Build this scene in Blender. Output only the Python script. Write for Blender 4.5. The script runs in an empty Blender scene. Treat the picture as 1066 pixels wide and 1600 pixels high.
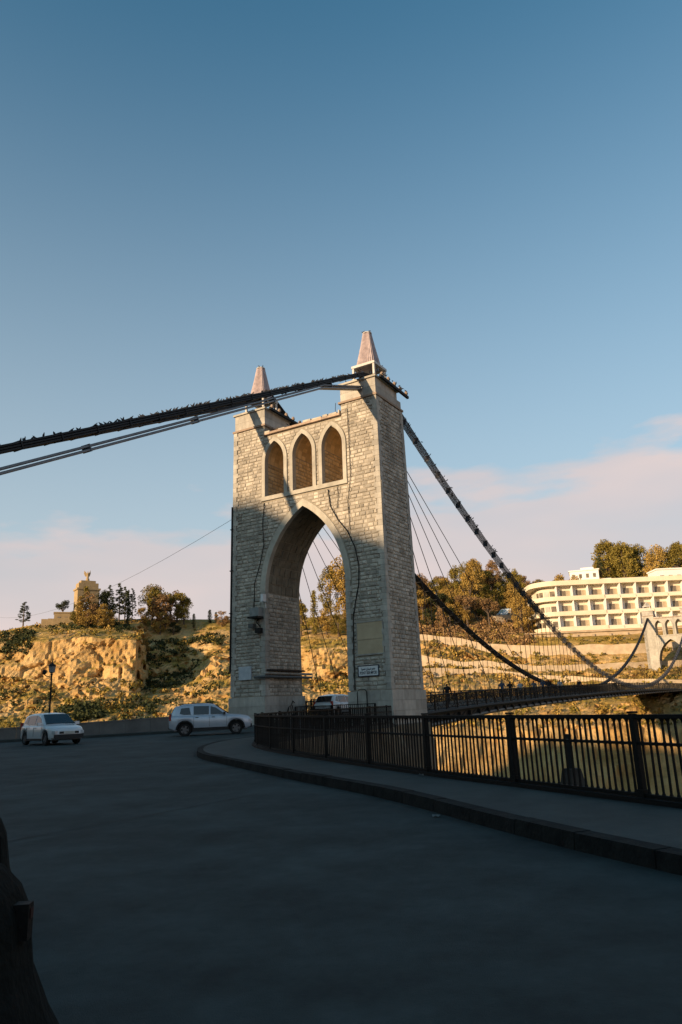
import bpy, bmesh, math, random
from mathutils import Vector, Matrix, noise, geometry
PI = math.pi
random.seed(7)
scene = bpy.context.scene
col = scene.collection

# ------------------------------------------------------------------ camera
cam_data = bpy.data.cameras.new('camera')
cam = bpy.data.objects.new('camera', cam_data)
col.objects.link(cam)
PITCH, ROLL = 0.2605, 0.041
fwd = Vector((0, math.cos(PITCH), math.sin(PITCH)))
up0 = Vector((0, -math.sin(PITCH), math.cos(PITCH)))
rt0 = Vector((1, 0, 0))
upv = up0 * math.cos(ROLL) + rt0 * math.sin(ROLL)
rtv = rt0 * math.cos(ROLL) - up0 * math.sin(ROLL)
M = Matrix((rtv, upv, -fwd)).transposed().to_4x4()
M.translation = Vector((0, 0, 1.42))
cam.matrix_world = M
cam_data.sensor_fit = 'VERTICAL'
cam_data.sensor_height = 36.0
cam_data.lens = 36.0 * 1154.0 / 1600.0
cam_data.clip_start = 0.05
cam_data.clip_end = 9000
scene.camera = cam

# ------------------------------------------------------------------ light
SUN_EL = math.radians(12.3)
SUN_H = Vector((-0.750, -0.661))          # horizontal direction towards the sun
sd = Vector((SUN_H.x * math.cos(SUN_EL), SUN_H.y * math.cos(SUN_EL), math.sin(SUN_EL))).normalized()
sun_data = bpy.data.lights.new('sun', 'SUN')
sun_data.energy = 5.0
sun_data.angle = math.radians(1.1)
sun_data.color = (1.0, 0.71, 0.42)
sun = bpy.data.objects.new('sun', sun_data)
sun.rotation_euler = (-sd).to_track_quat('-Z', 'Y').to_euler()
sun.location = (-30, -30, 60)
col.objects.link(sun)

world = bpy.data.worlds.new('World')
scene.world = world
world.use_nodes = True
wn, wl = world.node_tree.nodes, world.node_tree.links
for n in list(wn):
    wn.remove(n)

def wnode(t, **kw):
    n = wn.new(t)
    for k, v in kw.items():
        setattr(n, k, v)
    return n
def wmath(op, a, b=None, clamp=False):
    n = wnode('ShaderNodeMath', operation=op, use_clamp=clamp)
    for i, v in enumerate((a, b)):
        if v is None: continue
        if isinstance(v, (int, float)): n.inputs[i].default_value = v
        else: wl.new(v, n.inputs[i])
    return n.outputs[0]
def wmix(fac, a, b):
    n = wnode('ShaderNodeMix', data_type='RGBA')
    for s, v in ((n.inputs[0], fac), (n.inputs[6], a), (n.inputs[7], b)):
        if hasattr(v, 'links'): wl.new(v, s)
        else: s.default_value = v
    return n.outputs[2]
sky = wnode('ShaderNodeTexSky', sky_type='NISHITA')
sky.sun_disc = False
sky.sun_elevation = SUN_EL
sky.sun_rotation = math.atan2(SUN_H.x, SUN_H.y)
sky.altitude = 600
sky.air_density = 1.0
sky.dust_density = 1.5
sky.ozone_density = 2.0
tc = wnode('ShaderNodeTexCoord')
sep = wnode('ShaderNodeSeparateXYZ'); wl.new(tc.outputs['Generated'], sep.inputs[0])
X, Y, Z = sep.outputs
hor = wmath('SQRT', wmath('ADD', wmath('MULTIPLY', X, X), wmath('MULTIPLY', Y, Y)))
el = wmath('DIVIDE', Z, wmath('MAXIMUM', hor, 0.001))        # tangent of the elevation
az = wmath('ARCTAN2', X, Y)
cmb = wnode('ShaderNodeCombineXYZ')
wl.new(wmath('MULTIPLY', az, 2.2), cmb.inputs[0]); wl.new(wmath('MULTIPLY', el, 7.0), cmb.inputs[1])
nz = wnode('ShaderNodeTexNoise'); nz.inputs['Scale'].default_value = 2.6; nz.inputs['Detail'].default_value = 8; nz.inputs['Roughness'].default_value = 0.5
wl.new(cmb.outputs[0], nz.inputs['Vector'])
nb = wnode('ShaderNodeTexNoise'); nb.inputs['Scale'].default_value = 1.1; nb.inputs['Detail'].default_value = 3
wl.new(cmb.outputs[0], nb.inputs['Vector'])
# cloud banks hug the horizon all round; their tops wander with azimuth
top = wmath('ADD', 0.295, wmath('MULTIPLY', wmath('SINE', wmath('MULTIPLY', az, 3.2)), 0.038))
top = wmath('ADD', top, wmath('MULTIPLY', wmath('SUBTRACT', nz.outputs[0], 0.5), 0.30))
edge = wmath('DIVIDE', wmath('SUBTRACT', top, el), 0.055, clamp=True)
edge = wmath('SMOOTH_MIN', edge, 1.0)
body = wmath('ADD', 0.85, wmath('MULTIPLY', wmath('SUBTRACT', nb.outputs[0], 0.5), 1.3), clamp=True)
mask = wmath('MULTIPLY', edge, body, clamp=True)
mask = wmath('MULTIPLY', mask, wmath('GREATER_THAN', Z, -0.02))
SKYS = 0.15
tint = wnode('ShaderNodeMix', data_type='RGBA', blend_type='MULTIPLY'); tint.inputs[0].default_value = 1.0
wl.new(sky.outputs[0], tint.inputs[6]); tint.inputs[7].default_value = (0.52, 0.90, 0.86, 1)
hz_f = wmath('MULTIPLY', wmath('POWER', wmath('DIVIDE', wmath('SUBTRACT', 0.78, wmath('ABSOLUTE', Z)), 0.68, clamp=True), 1.35), 0.9)
cl = wmix(nb.outputs[0], (2.75, 2.35, 2.40, 1), (4.3, 3.5, 3.25, 1))
full = wmix(mask, wmix(hz_f, tint.outputs[2], (2.75, 2.92, 3.08, 1)), cl)
bg = wnode('ShaderNodeBackground'); bg.inputs['Strength'].default_value = SKYS
wl.new(full, bg.inputs['Color'])
wo = wnode('ShaderNodeOutputWorld'); wl.new(bg.outputs[0], wo.inputs['Surface'])

scene.view_settings.view_transform = 'Standard'
scene.view_settings.look = 'None'
scene.view_settings.gamma = 1.0
scene.view_settings.exposure = 0.5
scene.view_settings.use_curve_mapping = False

# ------------------------------------------------------------------ helpers
def tag(o, label=None, cat=None, group=None, kind=None):
    if label: o['label'] = label
    if cat: o['category'] = cat
    if group: o['group'] = group
    if kind: o['kind'] = kind
    return o

def empty(name, loc=(0, 0, 0), rz=0.0, parent=None):
    o = bpy.data.objects.new(name, None)
    o.empty_display_size = 0.3
    col.objects.link(o)
    o.location = loc
    o.rotation_euler = (0, 0, rz)
    if parent: o.parent = parent
    return o

def thing(name, label, cat, loc=(0, 0, 0), rz=0.0, group=None):
    return tag(empty(name, loc, rz), label, cat, group)

def inst(name, mesh, parent=None, loc=(0, 0, 0), rot=(0, 0, 0), scale=(1, 1, 1)):
    o = bpy.data.objects.new(name, mesh)
    col.objects.link(o)
    o.location = loc; o.rotation_euler = rot; o.scale = scale
    if parent: o.parent = parent
    return o

def copy_tree(o, parent=None):
    c = o.copy(); col.objects.link(c); c.parent = parent
    if parent is not None: c.matrix_parent_inverse = o.matrix_parent_inverse.copy()
    for ch in list(o.children):
        copy_tree(ch, c)
    return c

class MB:
    def __init__(s):
        s.v = []; s.f = []; s.mi = []; s.tone = []
        s.cur = 0; s.ct = 0.5
    def add(s, vs, fs):
        b = len(s.v)
        s.v += [tuple(p) for p in vs]
        s.tone += [s.ct] * len(vs)
        s.f += [tuple(b + i for i in f) for f in fs]
        s.mi += [s.cur] * len(fs)
        return s
    def box(s, c, d, rz=0.0, mat=None):
        x, y, z = d[0] / 2, d[1] / 2, d[2] / 2
        vs = [Vector(p) for p in ((-x, -y, -z), (x, -y, -z), (x, y, -z), (-x, y, -z), (-x, -y, z), (x, -y, z), (x, y, z), (-x, y, z))]
        if mat is None: mat = Matrix.Rotation(rz, 3, 'Z')
        c = Vector(c)
        vs = [mat @ p + c for p in vs]
        return s.add(vs, [(0, 3, 2, 1), (4, 5, 6, 7), (0, 1, 5, 4), (1, 2, 6, 5), (2, 3, 7, 6), (3, 0, 4, 7)])
    def bx(s, x0, x1, y0, y1, z0, z1):
        return s.box(((x0 + x1) / 2, (y0 + y1) / 2, (z0 + z1) / 2), (abs(x1 - x0), abs(y1 - y0), abs(z1 - z0)))
    def hexa(s, p):        # 8 points: bottom 4, top 4
        return s.add(p, [(0, 3, 2, 1), (4, 5, 6, 7), (0, 1, 5, 4), (1, 2, 6, 5), (2, 3, 7, 6), (3, 0, 4, 7)])
    def beam(s, a, b, w, h):
        a, b = Vector(a), Vector(b); d = (b - a)
        L = d.length
        if L < 1e-6: return s
        q = d.to_track_quat('X', 'Z').to_matrix()
        return s.box((a + b) / 2, (L, w, h), mat=q)
    def tube(s, pts, r, n=6, cap=True):
        pts = [Vector(p) for p in pts]
        rs = r if isinstance(r, (list, tuple)) else [r] * len(pts)
        b = []
        for i, p in enumerate(pts):
            d = (pts[min(i + 1, len(pts) - 1)] - pts[max(i - 1, 0)])
            d = d.normalized() if d.length > 1e-9 else Vector((0, 0, 1))
            ref = Vector((0, 0, 1)) if abs(d.z) < 0.9 else Vector((1, 0, 0))
            a1 = d.cross(ref).normalized(); a2 = d.cross(a1)
            b.append([p + (a1 * math.cos(2 * PI * k / n) + a2 * math.sin(2 * PI * k / n)) * rs[i] for k in range(n)])
        vs = [q for ring in b for q in ring]
        fs = []
        for i in range(len(pts) - 1):
            for k in range(n):
                k2 = (k + 1) % n
                fs.append((i * n + k, i * n + k2, (i + 1) * n + k2, (i + 1) * n + k))
        if cap:
            fs.append(tuple(range(n))[::-1]); fs.append(tuple((len(pts) - 1) * n + k for k in range(n)))
        return s.add(vs, fs)
    def lathe(s, prof, n=12, c=(0, 0, 0)):
        vs = []; fs = []
        for r, z in prof:
            for k in range(n):
                a = 2 * PI * k / n
                vs.append((c[0] + r * math.cos(a), c[1] + r * math.sin(a), c[2] + z))
        for i in range(len(prof) - 1):
            for k in range(n):
                k2 = (k + 1) % n
                fs.append((i * n + k, i * n + k2, (i + 1) * n + k2, (i + 1) * n + k))
        fs.append(tuple(range(n))[::-1]); fs.append(tuple((len(prof) - 1) * n + k for k in range(n)))
        return s.add(vs, fs)
    def prism(s, poly, z0, z1):      # poly: list of xy, z may be functions
        n = len(poly)
        g = lambda z, p: z(p) if callable(z) else z
        vs = [(p[0], p[1], g(z0, p)) for p in poly] + [(p[0], p[1], g(z1, p)) for p in poly]
        fs = [(i, (i + 1) % n, n + (i + 1) % n, n + i) for i in range(n)]
        tri = geometry.tessellate_polygon([[Vector((p[0], p[1], 0)) for p in poly]])
        for t in tri:
            fs.append(tuple(t)); fs.append(tuple(n + i for i in reversed(t)))
        return s.add(vs, fs)
    def mesh(s, name, mats, smooth=False, recalc=True, tone=False):
        me = bpy.data.meshes.new(name)
        me.from_pydata(s.v, [], s.f)
        if not isinstance(mats, (list, tuple)): mats = [mats]
        for m in mats: me.materials.append(m)
        if len(mats) > 1: me.polygons.foreach_set('material_index', s.mi)
        if tone:
            at = me.attributes.new('tone', 'FLOAT', 'POINT')
            at.data.foreach_set('value', s.tone)
        if recalc:
            bm = bmesh.new(); bm.from_mesh(me)
            bmesh.ops.recalc_face_normals(bm, faces=bm.faces)
            bm.to_mesh(me); bm.free()
        if smooth: me.polygons.foreach_set('use_smooth', [True] * len(me.polygons))
        me.update()
        return me
    def build(s, name, mats, parent=None, loc=(0, 0, 0), rz=0.0, **kw):
        return inst(name, s.mesh(name, mats, **kw), parent, loc, (0, 0, rz))

# ------------------------------------------------------------------ materials
def srgb(h):
    return tuple(((c / 12.92) if c <= 0.04045 else ((c + 0.055) / 1.055) ** 2.4) for c in h) + (1,)

def mat(name, c1, c2=None, scale=4.0, rough=0.8, bump=0.0, bscale=None, metal=0.0, detail=5.0, tone=0.0, spec=0.3, c3=None, stretch=None, coat=0.0, objrand=0.0, bdist=0.05, stain=0.0):
    m = bpy.data.materials.new(name); m.use_nodes = True
    nt = m.node_tree; N = nt.nodes; L = nt.links
    p = N['Principled BSDF']
    p.inputs['Roughness'].default_value = rough
    p.inputs['Metallic'].default_value = metal
    p.inputs['Specular IOR Level'].default_value = spec
    if coat: p.inputs['Coat Weight'].default_value = coat
    c2 = c2 or tuple(min(1, x * 0.75) for x in c1)
    tcn = N.new('ShaderNodeTexCoord')
    mp = N.new('ShaderNodeMapping'); L.new(tcn.outputs['Object'], mp.inputs[0])
    if stretch: mp.inputs['Scale'].default_value = stretch
    nz = N.new('ShaderNodeTexNoise'); nz.inputs['Scale'].default_value = scale; nz.inputs['Detail'].default_value = detail
    nz.inputs['Roughness'].default_value = 0.6 if detail < 10 else 0.78
    L.new(mp.outputs[0], nz.inputs['Vector'])
    cr = N.new('ShaderNodeValToRGB'); L.new(nz.outputs[0], cr.inputs[0])
    cr.color_ramp.elements[0].position = 0.35; cr.color_ramp.elements[0].color = tuple(c1[:3]) + (1,)
    cr.color_ramp.elements[1].position = 0.65; cr.color_ramp.elements[1].color = tuple(c2[:3]) + (1,)
    if c3:
        e = cr.color_ramp.elements.new(0.5); e.color = tuple(c3[:3]) + (1,)
    out = cr.outputs[0]
    if tone:
        at = N.new('ShaderNodeAttribute'); at.attribute_name = 'tone'
        mr = N.new('ShaderNodeMapRange'); L.new(at.outputs['Fac'], mr.inputs[0])
        mr.inputs[3].default_value = 1 - tone; mr.inputs[4].default_value = 1 + tone
        mx = N.new('ShaderNodeVectorMath'); mx.operation = 'SCALE'
        L.new(out, mx.inputs[0]); L.new(mr.outputs[0], mx.inputs['Scale']); out = mx.outputs[0]
    if objrand:
        oi = N.new('ShaderNodeObjectInfo')
        mr = N.new('ShaderNodeMapRange'); L.new(oi.outputs['Random'], mr.inputs[0])
        mr.inputs[3].default_value = 1 - objrand; mr.inputs[4].default_value = 1 + objrand
        mx = N.new('ShaderNodeVectorMath'); mx.operation = 'SCALE'
        L.new(out, mx.inputs[0]); L.new(mr.outputs[0], mx.inputs['Scale']); out = mx.outputs[0]
    if stain:
        m3 = N.new('ShaderNodeMapping'); L.new(tcn.outputs['Object'], m3.inputs[0]); m3.inputs['Scale'].default_value = (1.0, 1.0, 0.28)
        n3 = N.new('ShaderNodeTexNoise'); n3.inputs['Scale'].default_value = 0.9; n3.inputs['Detail'].default_value = 9; n3.inputs['Roughness'].default_value = 0.7
        L.new(m3.outputs[0], n3.inputs['Vector'])
        n3.inputs['Scale'].default_value = 0.9 if name not in ('asphalt', 'pavement_asphalt') else 0.5
        mr = N.new('ShaderNodeMapRange'); L.new(n3.outputs[0], mr.inputs[0]); mr.inputs[1].default_value = 0.38; mr.inputs[2].default_value = 0.6
        mr.inputs[3].default_value = 1 - stain; mr.inputs[4].default_value = 1.0
        mx = N.new('ShaderNodeVectorMath'); mx.operation = 'SCALE'
        L.new(out, mx.inputs[0]); L.new(mr.outputs[0], mx.inputs['Scale']); out = mx.outputs[0]
    L.new(out, p.inputs['Base Color'])
    if bump:
        n2 = N.new('ShaderNodeTexNoise'); n2.inputs['Scale'].default_value = bscale or scale * 4; n2.inputs['Detail'].default_value = 6
        L.new(mp.outputs[0], n2.inputs['Vector'])
        b = N.new('ShaderNodeBump'); b.inputs['Strength'].default_value = bump; b.inputs['Distance'].default_value = bdist
        L.new(n2.outputs[0], b.inputs['Height']); L.new(b.outputs[0], p.inputs['Normal'])
    return m

STONE = mat('rough_stone', (0.53, 0.48, 0.41), (0.43, 0.39, 0.335), 3.0, 0.9, 0.6, 14, tone=0.26, spec=0.15, stain=0.36)
ASHLAR = mat('smooth_ashlar', (0.50, 0.465, 0.41), (0.40, 0.375, 0.335), 1.5, 0.85, 0.35, 20, tone=0.14, spec=0.15, stain=0.32)
MORTAR = mat('mortar', (0.35, 0.31, 0.255), (0.27, 0.245, 0.20), 5.0, 0.95, 0.5, 20, spec=0.1)
REVEAL = mat('bounce_lit_reveal_stone', (0.62, 0.46, 0.27), (0.50, 0.36, 0.20), 2.0, 0.9, 0.5, 12, tone=0.22, spec=0.1)  # bright ochre puts the sunlight bounced inside the openings into the colour
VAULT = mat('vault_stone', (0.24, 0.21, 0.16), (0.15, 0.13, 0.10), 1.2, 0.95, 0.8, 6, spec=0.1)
TRIM = mat('pale_trim_stone', (0.55, 0.51, 0.44), (0.45, 0.42, 0.36), 2.0, 0.85, 0.3, 25, spec=0.15, tone=0.08, stain=0.25)
REDTRIM = mat('weathered_coping', (0.45, 0.33, 0.25), (0.34, 0.26, 0.2), 5.0, 0.9, 0.4, 20, tone=0.2)
WHITE_STEEL = mat('white_painted_steel', (0.58, 0.56, 0.54), (0.42, 0.40, 0.38), 3.0, 0.5)
SPIRE = mat('faded_spire_sheet', (0.52, 0.42, 0.41), (0.36, 0.29, 0.29), 4.0, 0.6)
DARK_STEEL = mat('dark_steel', (0.016, 0.015, 0.014), (0.010, 0.010, 0.010), 6.0, 0.65, 0.1, 30, spec=0.2)
CABLE = mat('cable_wire', (0.016, 0.017, 0.02), (0.010, 0.010, 0.012), 6.0, 0.6, spec=0.3)
CABLE_MID = mat('weathered_cable_wire', (0.075, 0.08, 0.10), (0.03, 0.03, 0.036), 2.0, 0.6, spec=0.35)
CABLE_PALE = mat('galvanised_wire', (0.18, 0.19, 0.21), (0.12, 0.13, 0.15), 6.0, 0.45, spec=0.5)
FENCE = mat('fence_iron', (0.007, 0.007, 0.007), (0.011, 0.010, 0.009), 8.0, 0.65, 0.2, 40, spec=0.15)
ASPHALT = mat('asphalt', (0.060, 0.076, 0.074), (0.030, 0.039, 0.038), 1.1, 0.80, 0.6, 150, detail=15, stain=0.42, spec=0.18, bdist=0.02)
PAVE = mat('pavement_asphalt', (0.064, 0.075, 0.071), (0.038, 0.045, 0.043), 1.6, 0.7, 0.6, 60, detail=12, stain=0.30, spec=0.2, bdist=0.02)
KERB = mat('kerb_stone', (0.022, 0.022, 0.020), (0.009, 0.009, 0.009), 5.0, 0.9, 0.4, 30, spec=0.15)
TAR = mat('tar_seam', (0.018, 0.018, 0.019), None, 5.0, 0.8)
PARAPET = mat('parapet_render', (0.17, 0.165, 0.155), (0.12, 0.118, 0.112), 1.5, 0.9, 0.3, 12)
ROCKWALL = mat('gorge_wall_rock', (0.22, 0.18, 0.13), (0.12, 0.10, 0.075), 0.25, 0.95, 1.0, 1.5, c3=(0.16, 0.13, 0.09), bdist=0.4)
# ------------------------------------------------------------------ ground near the camera
def gz(y): return 0.009 * y
B = 0.5394
U = Vector((math.cos(B), -math.sin(B), 0)); V = Vector((math.sin(B), math.cos(B), 0))
FLp = Vector((2.5491, 45.0, 0)) - 12.2 * U
def TL(s_, d, z=0.0): return FLp + s_ * U + d * V + Vector((0, 0, z))

def interp(pts, n):
    """Catmull-Rom through xy points, n steps a span"""
    out = []
    P = [Vector((p[0], p[1])) for p in pts]
    for i in range(len(P) - 1):
        p0 = P[max(i - 1, 0)]; p1 = P[i]; p2 = P[i + 1]; p3 = P[min(i + 2, len(P) - 1)]
        for k in range(n):
            t = k / n
            out.append(0.5 * ((2 * p1) + (p2 - p0) * t + (2 * p0 - 5 * p1 + 4 * p2 - p3) * t * t + (3 * p1 - p0 - 3 * p2 + p3) * t ** 3))
    out.append(P[-1])
    return out
def resample(pts, step):
    out = [pts[0].copy()]; acc = 0.0
    for a, b in zip(pts[:-1], pts[1:]):
        L = (b - a).length; d = step - acc
        while d <= L:
            out.append(a + (b - a) * (d / L)); d += step
        acc = (acc + L) % step
    return out
def offset_path(pts, d):
    out = []
    for i, p in enumerate(pts):
        t = (pts[min(i + 1, len(pts) - 1)] - pts[max(i - 1, 0)]).normalized()
        out.append(p + Vector((t.y, -t.x)) * d)
    return out

pFR, pFL = TL(12.6, -0.4), TL(-0.4, -0.4)
fence_ctrl = [(9.8, -4.0), (7.7, 0.5), (5.55, 4.8), (3.62, 8.74), (2.35, 11.34), (1.4, 13.23), (-0.27, 17.04), (-2.0, 21.3), (-2.95, 24.5), (-3.3, 27.0), (-3.25, 29.5), (-2.6, 32.0), (-1.3, 35.0), (0.7, 39.0), (2.35, 42.6)]
fence_path = interp(fence_ctrl, 8)
wall_ctrl = [(-120, 2), (-75, 24), (-42, 35.5), (-30, 39.5), (-19.4, 43.2), (-11.3, 47.2), (-8.6, 50.2)]
wall_path = interp(wall_ctrl, 8)
edge = offset_path(fence_path, 0.28)
bl, br = TL(-0.5, 4.9), TL(12.7, 4.9)
poly = [(60, -60)] + [(p.x, p.y) for p in edge] + [(pFR.x, pFR.y), (br.x, br.y), (bl.x, bl.y)] + [(p.x, p.y) for p in reversed(offset_path(wall_path, -0.35))] + [(-240, -60), (-240, -260), (60, -260)]
mb = MB()
nn = len(poly)
tri = geometry.tessellate_polygon([[Vector((p[0], p[1], 0)) for p in poly]])
mb.add([(p[0], p[1], gz(p[1])) for p in poly], [tuple(t) for t in tri])
road = tag(mb.build('road', ASPHALT), kind='structure')
# the road's edge falls into the gorge as a rough rock wall
mb = MB()
rim = [Vector((p[0], p[1])) for p in poly[:-3]]
rim = resample(rim, 1.2)
rows = 12
vs = []; fs = []
for i, p in enumerate(rim):
    t = (rim[min(i + 1, len(rim) - 1)] - rim[max(i - 1, 0)]).normalized()
    o = Vector((t.y, -t.x))
    for k in range(rows):
        dz = -0.02 - 46 * (k / (rows - 1)) ** 1.4
        q = Vector((p.x, p.y, gz(p.y) + dz))
        a = 0.0 if k == 0 else 0.35 * k
        nzv = noise.noise(q * 0.35) * 1.1 if k > 0 else 0
        q.x += o.x * (a * 0.55 + nzv); q.y += o.y * (a * 0.55 + nzv)
        vs.append(q)
for i in range(len(rim) - 1):
    for k in range(rows - 1):
        fs.append((i * rows + k, (i + 1) * rows + k, (i + 1) * rows + k + 1, i * rows + k + 1))
mb.add(vs, fs)
tag(mb.build('gorge_wall', ROCKWALL), kind='structure')

# pavement with kerb stones
kerb_ctrl = [(7.6, -4.0), (6.0, -0.5), (4.3, 2.8), (2.55, 6.3), (1.66, 8.4), (0.46, 11.7), (-1.26, 15.3), (-3.0, 19.2), (-4.15, 21.8), (-4.75, 23.8), (-5.15, 26.5), (-5.1, 29.5), (-4.4, 32.2), (-3.1, 34.9), (-1.2, 38.2), (0.9, 41.8)]
kerb_path = interp(kerb_ctrl, 8)
inner = offset_path(kerb_path, 0.22)
hz = lambda p: gz(p[1]) + 0.15
fedge = offset_path(fence_path, 0.20)
ppoly = [(p.x, p.y) for p in inner] + [(p.x, p.y) for p in reversed(fedge)]
pave = MB().prism(ppoly, lambda p: gz(p[1]) - 0.3, hz).build('pavement', PAVE)
tag(pave, kind='structure')
ks = resample(kerb_path, 0.98)
for i in range(len(ks) - 1):
    a, b = ks[i], ks[i + 1]
    t = (b - a).normalized(); o = Vector((t.y, -t.x)); g = t * 0.006
    a2, b2 = a + g, b - g
    j = random.uniform(-0.006, 0.006)
    z0 = lambda p: gz(p.y) - 0.1
    z1 = lambda p: gz(p.y) + 0.152 + j
    A = [a2, b2, b2 + o * 0.215, a2 + o * 0.215]
    topv = [a2 + o * 0.02, b2 + o * 0.02, b2 + o * 0.215, a2 + o * 0.215]
    m = MB().hexa([(p.x, p.y, z0(p)) for p in A] + [(q.x, q.y, z1(q)) for q in topv])
    m.build('kerb_stone', KERB, pave)

# parapet wall behind the parked car
wp = [p for p in resample(wall_path, 1.5)]
par = thing('parapet_wall', 'long low grey rendered wall edging the far side of the road above the gorge', 'wall', (wp[0].x, wp[0].y, 0))
base = Vector((wp[0].x, wp[0].y, 0))
for i in range(len(wp) - 1):
    a, b = wp[i], wp[i + 1]
    t = (b - a).normalized(); o = Vector((-t.y, t.x)); g = t * 0.006
    def h(p): return gz(p.y) + 0.62 + max(0, min(1, (p.x + 22) / 12)) * 0.30
    a2, b2 = a + g, b - g
    w = 0.34
    A = [a2, b2, b2 + o * w, a2 + o * w]
    MB().hexa([(p.x - base.x, p.y - base.y, gz(p.y) - 0.05) for p in A] + [(p.x - base.x, p.y - base.y, h(p)) for p in A]).build('wall_panel', PARAPET, par)
    A = [a2 - o * 0.03, b2 - o * 0.03, b2 + o * (w + 0.03), a2 + o * (w + 0.03)]
    MB().hexa([(p.x - base.x, p.y - base.y, h(p) + 0.002) for p in A] + [(p.x - base.x, p.y - base.y, h(p) + 0.07) for p in A]).build('coping_stone', PARAPET, par)
# strip of raised footway in front of the parapet
fo = offset_path(wall_path, 0.02); fi = offset_path(wall_path, 1.1)
fw = MB().prism([(p.x, p.y) for p in fo] + [(p.x, p.y) for p in reversed(fi)], lambda p: gz(p[1]) - 0.1, lambda p: gz(p[1]) + 0.12).build('footway', PAVE)
tag(fw, kind='structure')

# seams and patches in the asphalt
def strip(name, pts, w, dz, m, jitter=0.0):
    pts = interp(pts, 10); mbs = MB(); vs = []; fs = []
    for i, p in enumerate(pts):
        t = (pts[min(i + 1, len(pts) - 1)] - pts[max(i - 1, 0)]).normalized(); o = Vector((t.y, -t.x))
        ww = w * (0.5 + random.random()) if jitter else w
        c = p + o * random.uniform(-jitter, jitter)
        for s_ in (-1, 1):
            q = c + o * ww * 0.5 * s_; vs.append((q.x, q.y, gz(q.y) + dz))
    for i in range(len(pts) - 1): fs.append((2 * i, 2 * i + 1, 2 * i + 3, 2 * i + 2))
    return tag(mbs.add(vs, fs).build(name, m, recalc=False), kind='structure')
strip('road_seam', [(-5.2, 7.6), (-4.2, 9.0), (-2.9, 10.9), (-1.6, 12.9)], 0.028, 0.004, TAR, 0.02)
strip('road_seam', [(-14, 17), (-9, 20), (-6.5, 24), (-6.4, 29)], 0.05, 0.004, TAR, 0.03)
PATCH = mat('asphalt_patch', (0.078, 0.078, 0.076), (0.055, 0.055, 0.055), 1.2, 0.92, 0.5, 90, spec=0.2, bdist=0.02)
strip('road_seam', [(-12, 26), (-8, 25.5), (-6.5, 28)], 0.04, 0.004, TAR, 0.02)

# ------------------------------------------------------------------ far hillsides
TAB = [
(-0.5500,[(150,-2.5),(190,3.6),(214,9.2),(224,16.7),(240,23.3),(262,27.2)]),
(-0.4359,[(150,-2.4),(190,4.2),(212,10.5),(221,19.6),(237,24.6),(262,29.5)]),
(-0.3925,[(150,-2.8),(190,4.2),(211,12.2),(217,22.1),(235,26.8),(262,32.0)]),
(-0.3398,[(150,-3.2),(188,4.5),(208,11.8),(213,23.0),(236,27.8),(264,34.0)]),
(-0.2724,[(150,-3.7),(186,4.5),(205,11.6),(210,21.5),(238,27.2),(266,34.2)]),
(-0.2612,[(150,-3.8),(195,5.3),(228,11.9),(246,22.7),(254,25.9),(268,34.6)]),
(-0.2124,[(150,-4.1),(195,5.4),(232,14.0),(247,23.8),(255,26.2),(270,34.5)]),
(-0.1710,[(150,-3.8),(188,6.1),(222,16.9),(240,23.5),(252,28.4),(272,34.5)]),
(-0.1035,[(150,-3.7),(185,6.6),(215,14.2),(235,21.2),(250,26.7),(275,35.1)]),
(-0.0481,[(150,-3.4),(180,5.0),(205,9.4),(212,18.0),(240,25.3),(280,35.2)]),
(0.0161,[(150,-3.5),(180,5.3),(207,10.2),(215,18.6),(240,25.7),(285,36.8)]),
(0.1013,[(150,-3.1),(180,6.2),(205,12.7),(225,20.4),(245,27.3),(290,42.0)]),
(0.1849,[(150,-3.5),(185,6.8),(215,13.0),(235,22.2),(255,29.3),(300,45.6)]),
(0.2499,[(150,-3.8),(190,6.0),(215,11.2),(228,18.4),(242,21.8),(300,42.9)]),
(0.4206,[(150,-4.5),(190,4.4),(215,9.1),(228,15.8),(242,18.9),(310,41.9)]),
(0.5732,[(150,-5.0),(190,2.9),(215,7.1),(228,13.1),(242,15.9),(310,36.4)]),
]
FULL = []
for a, c in TAB:
    FULL.append((a, [(72, -47), (112, -30)] + c + [(c[-1][0] + 45, c[-1][1] - 4), (700, c[-1][1] - 34)]))
def profile(a):
    if a <= FULL[0][0]: return FULL[0][1]
    if a >= FULL[-1][0]: return FULL[-1][1]
    for (a0, c0), (a1, c1) in zip(FULL[:-1], FULL[1:]):
        if a0 <= a <= a1:
            t = (a - a0) / (a1 - a0)
            return [(p[0] + (q[0] - p[0]) * t, p[1] + (q[1] - p[1]) * t) for p, q in zip(c0, c1)]
def warp(a, r): return a + 0.016 * noise.noise(Vector((r * 0.075, 3.3, 1.7))) + 0.005 * noise.noise(Vector((r * 0.3, 8.1, 1.7)))
def tz(a, r):
    c = profile(warp(a, r))
    for (r0, z0), (r1, z1) in zip(c[:-1], c[1:]):
        if r <= r1: return z0 + (z1 - z0) * max(0, (r - r0)) / (r1 - r0)
    return c[-1][1]
def pol(a, r, dz=0.0): return Vector((math.sin(a) * r, math.cos(a) * r, tz(a, r) + dz))

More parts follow.
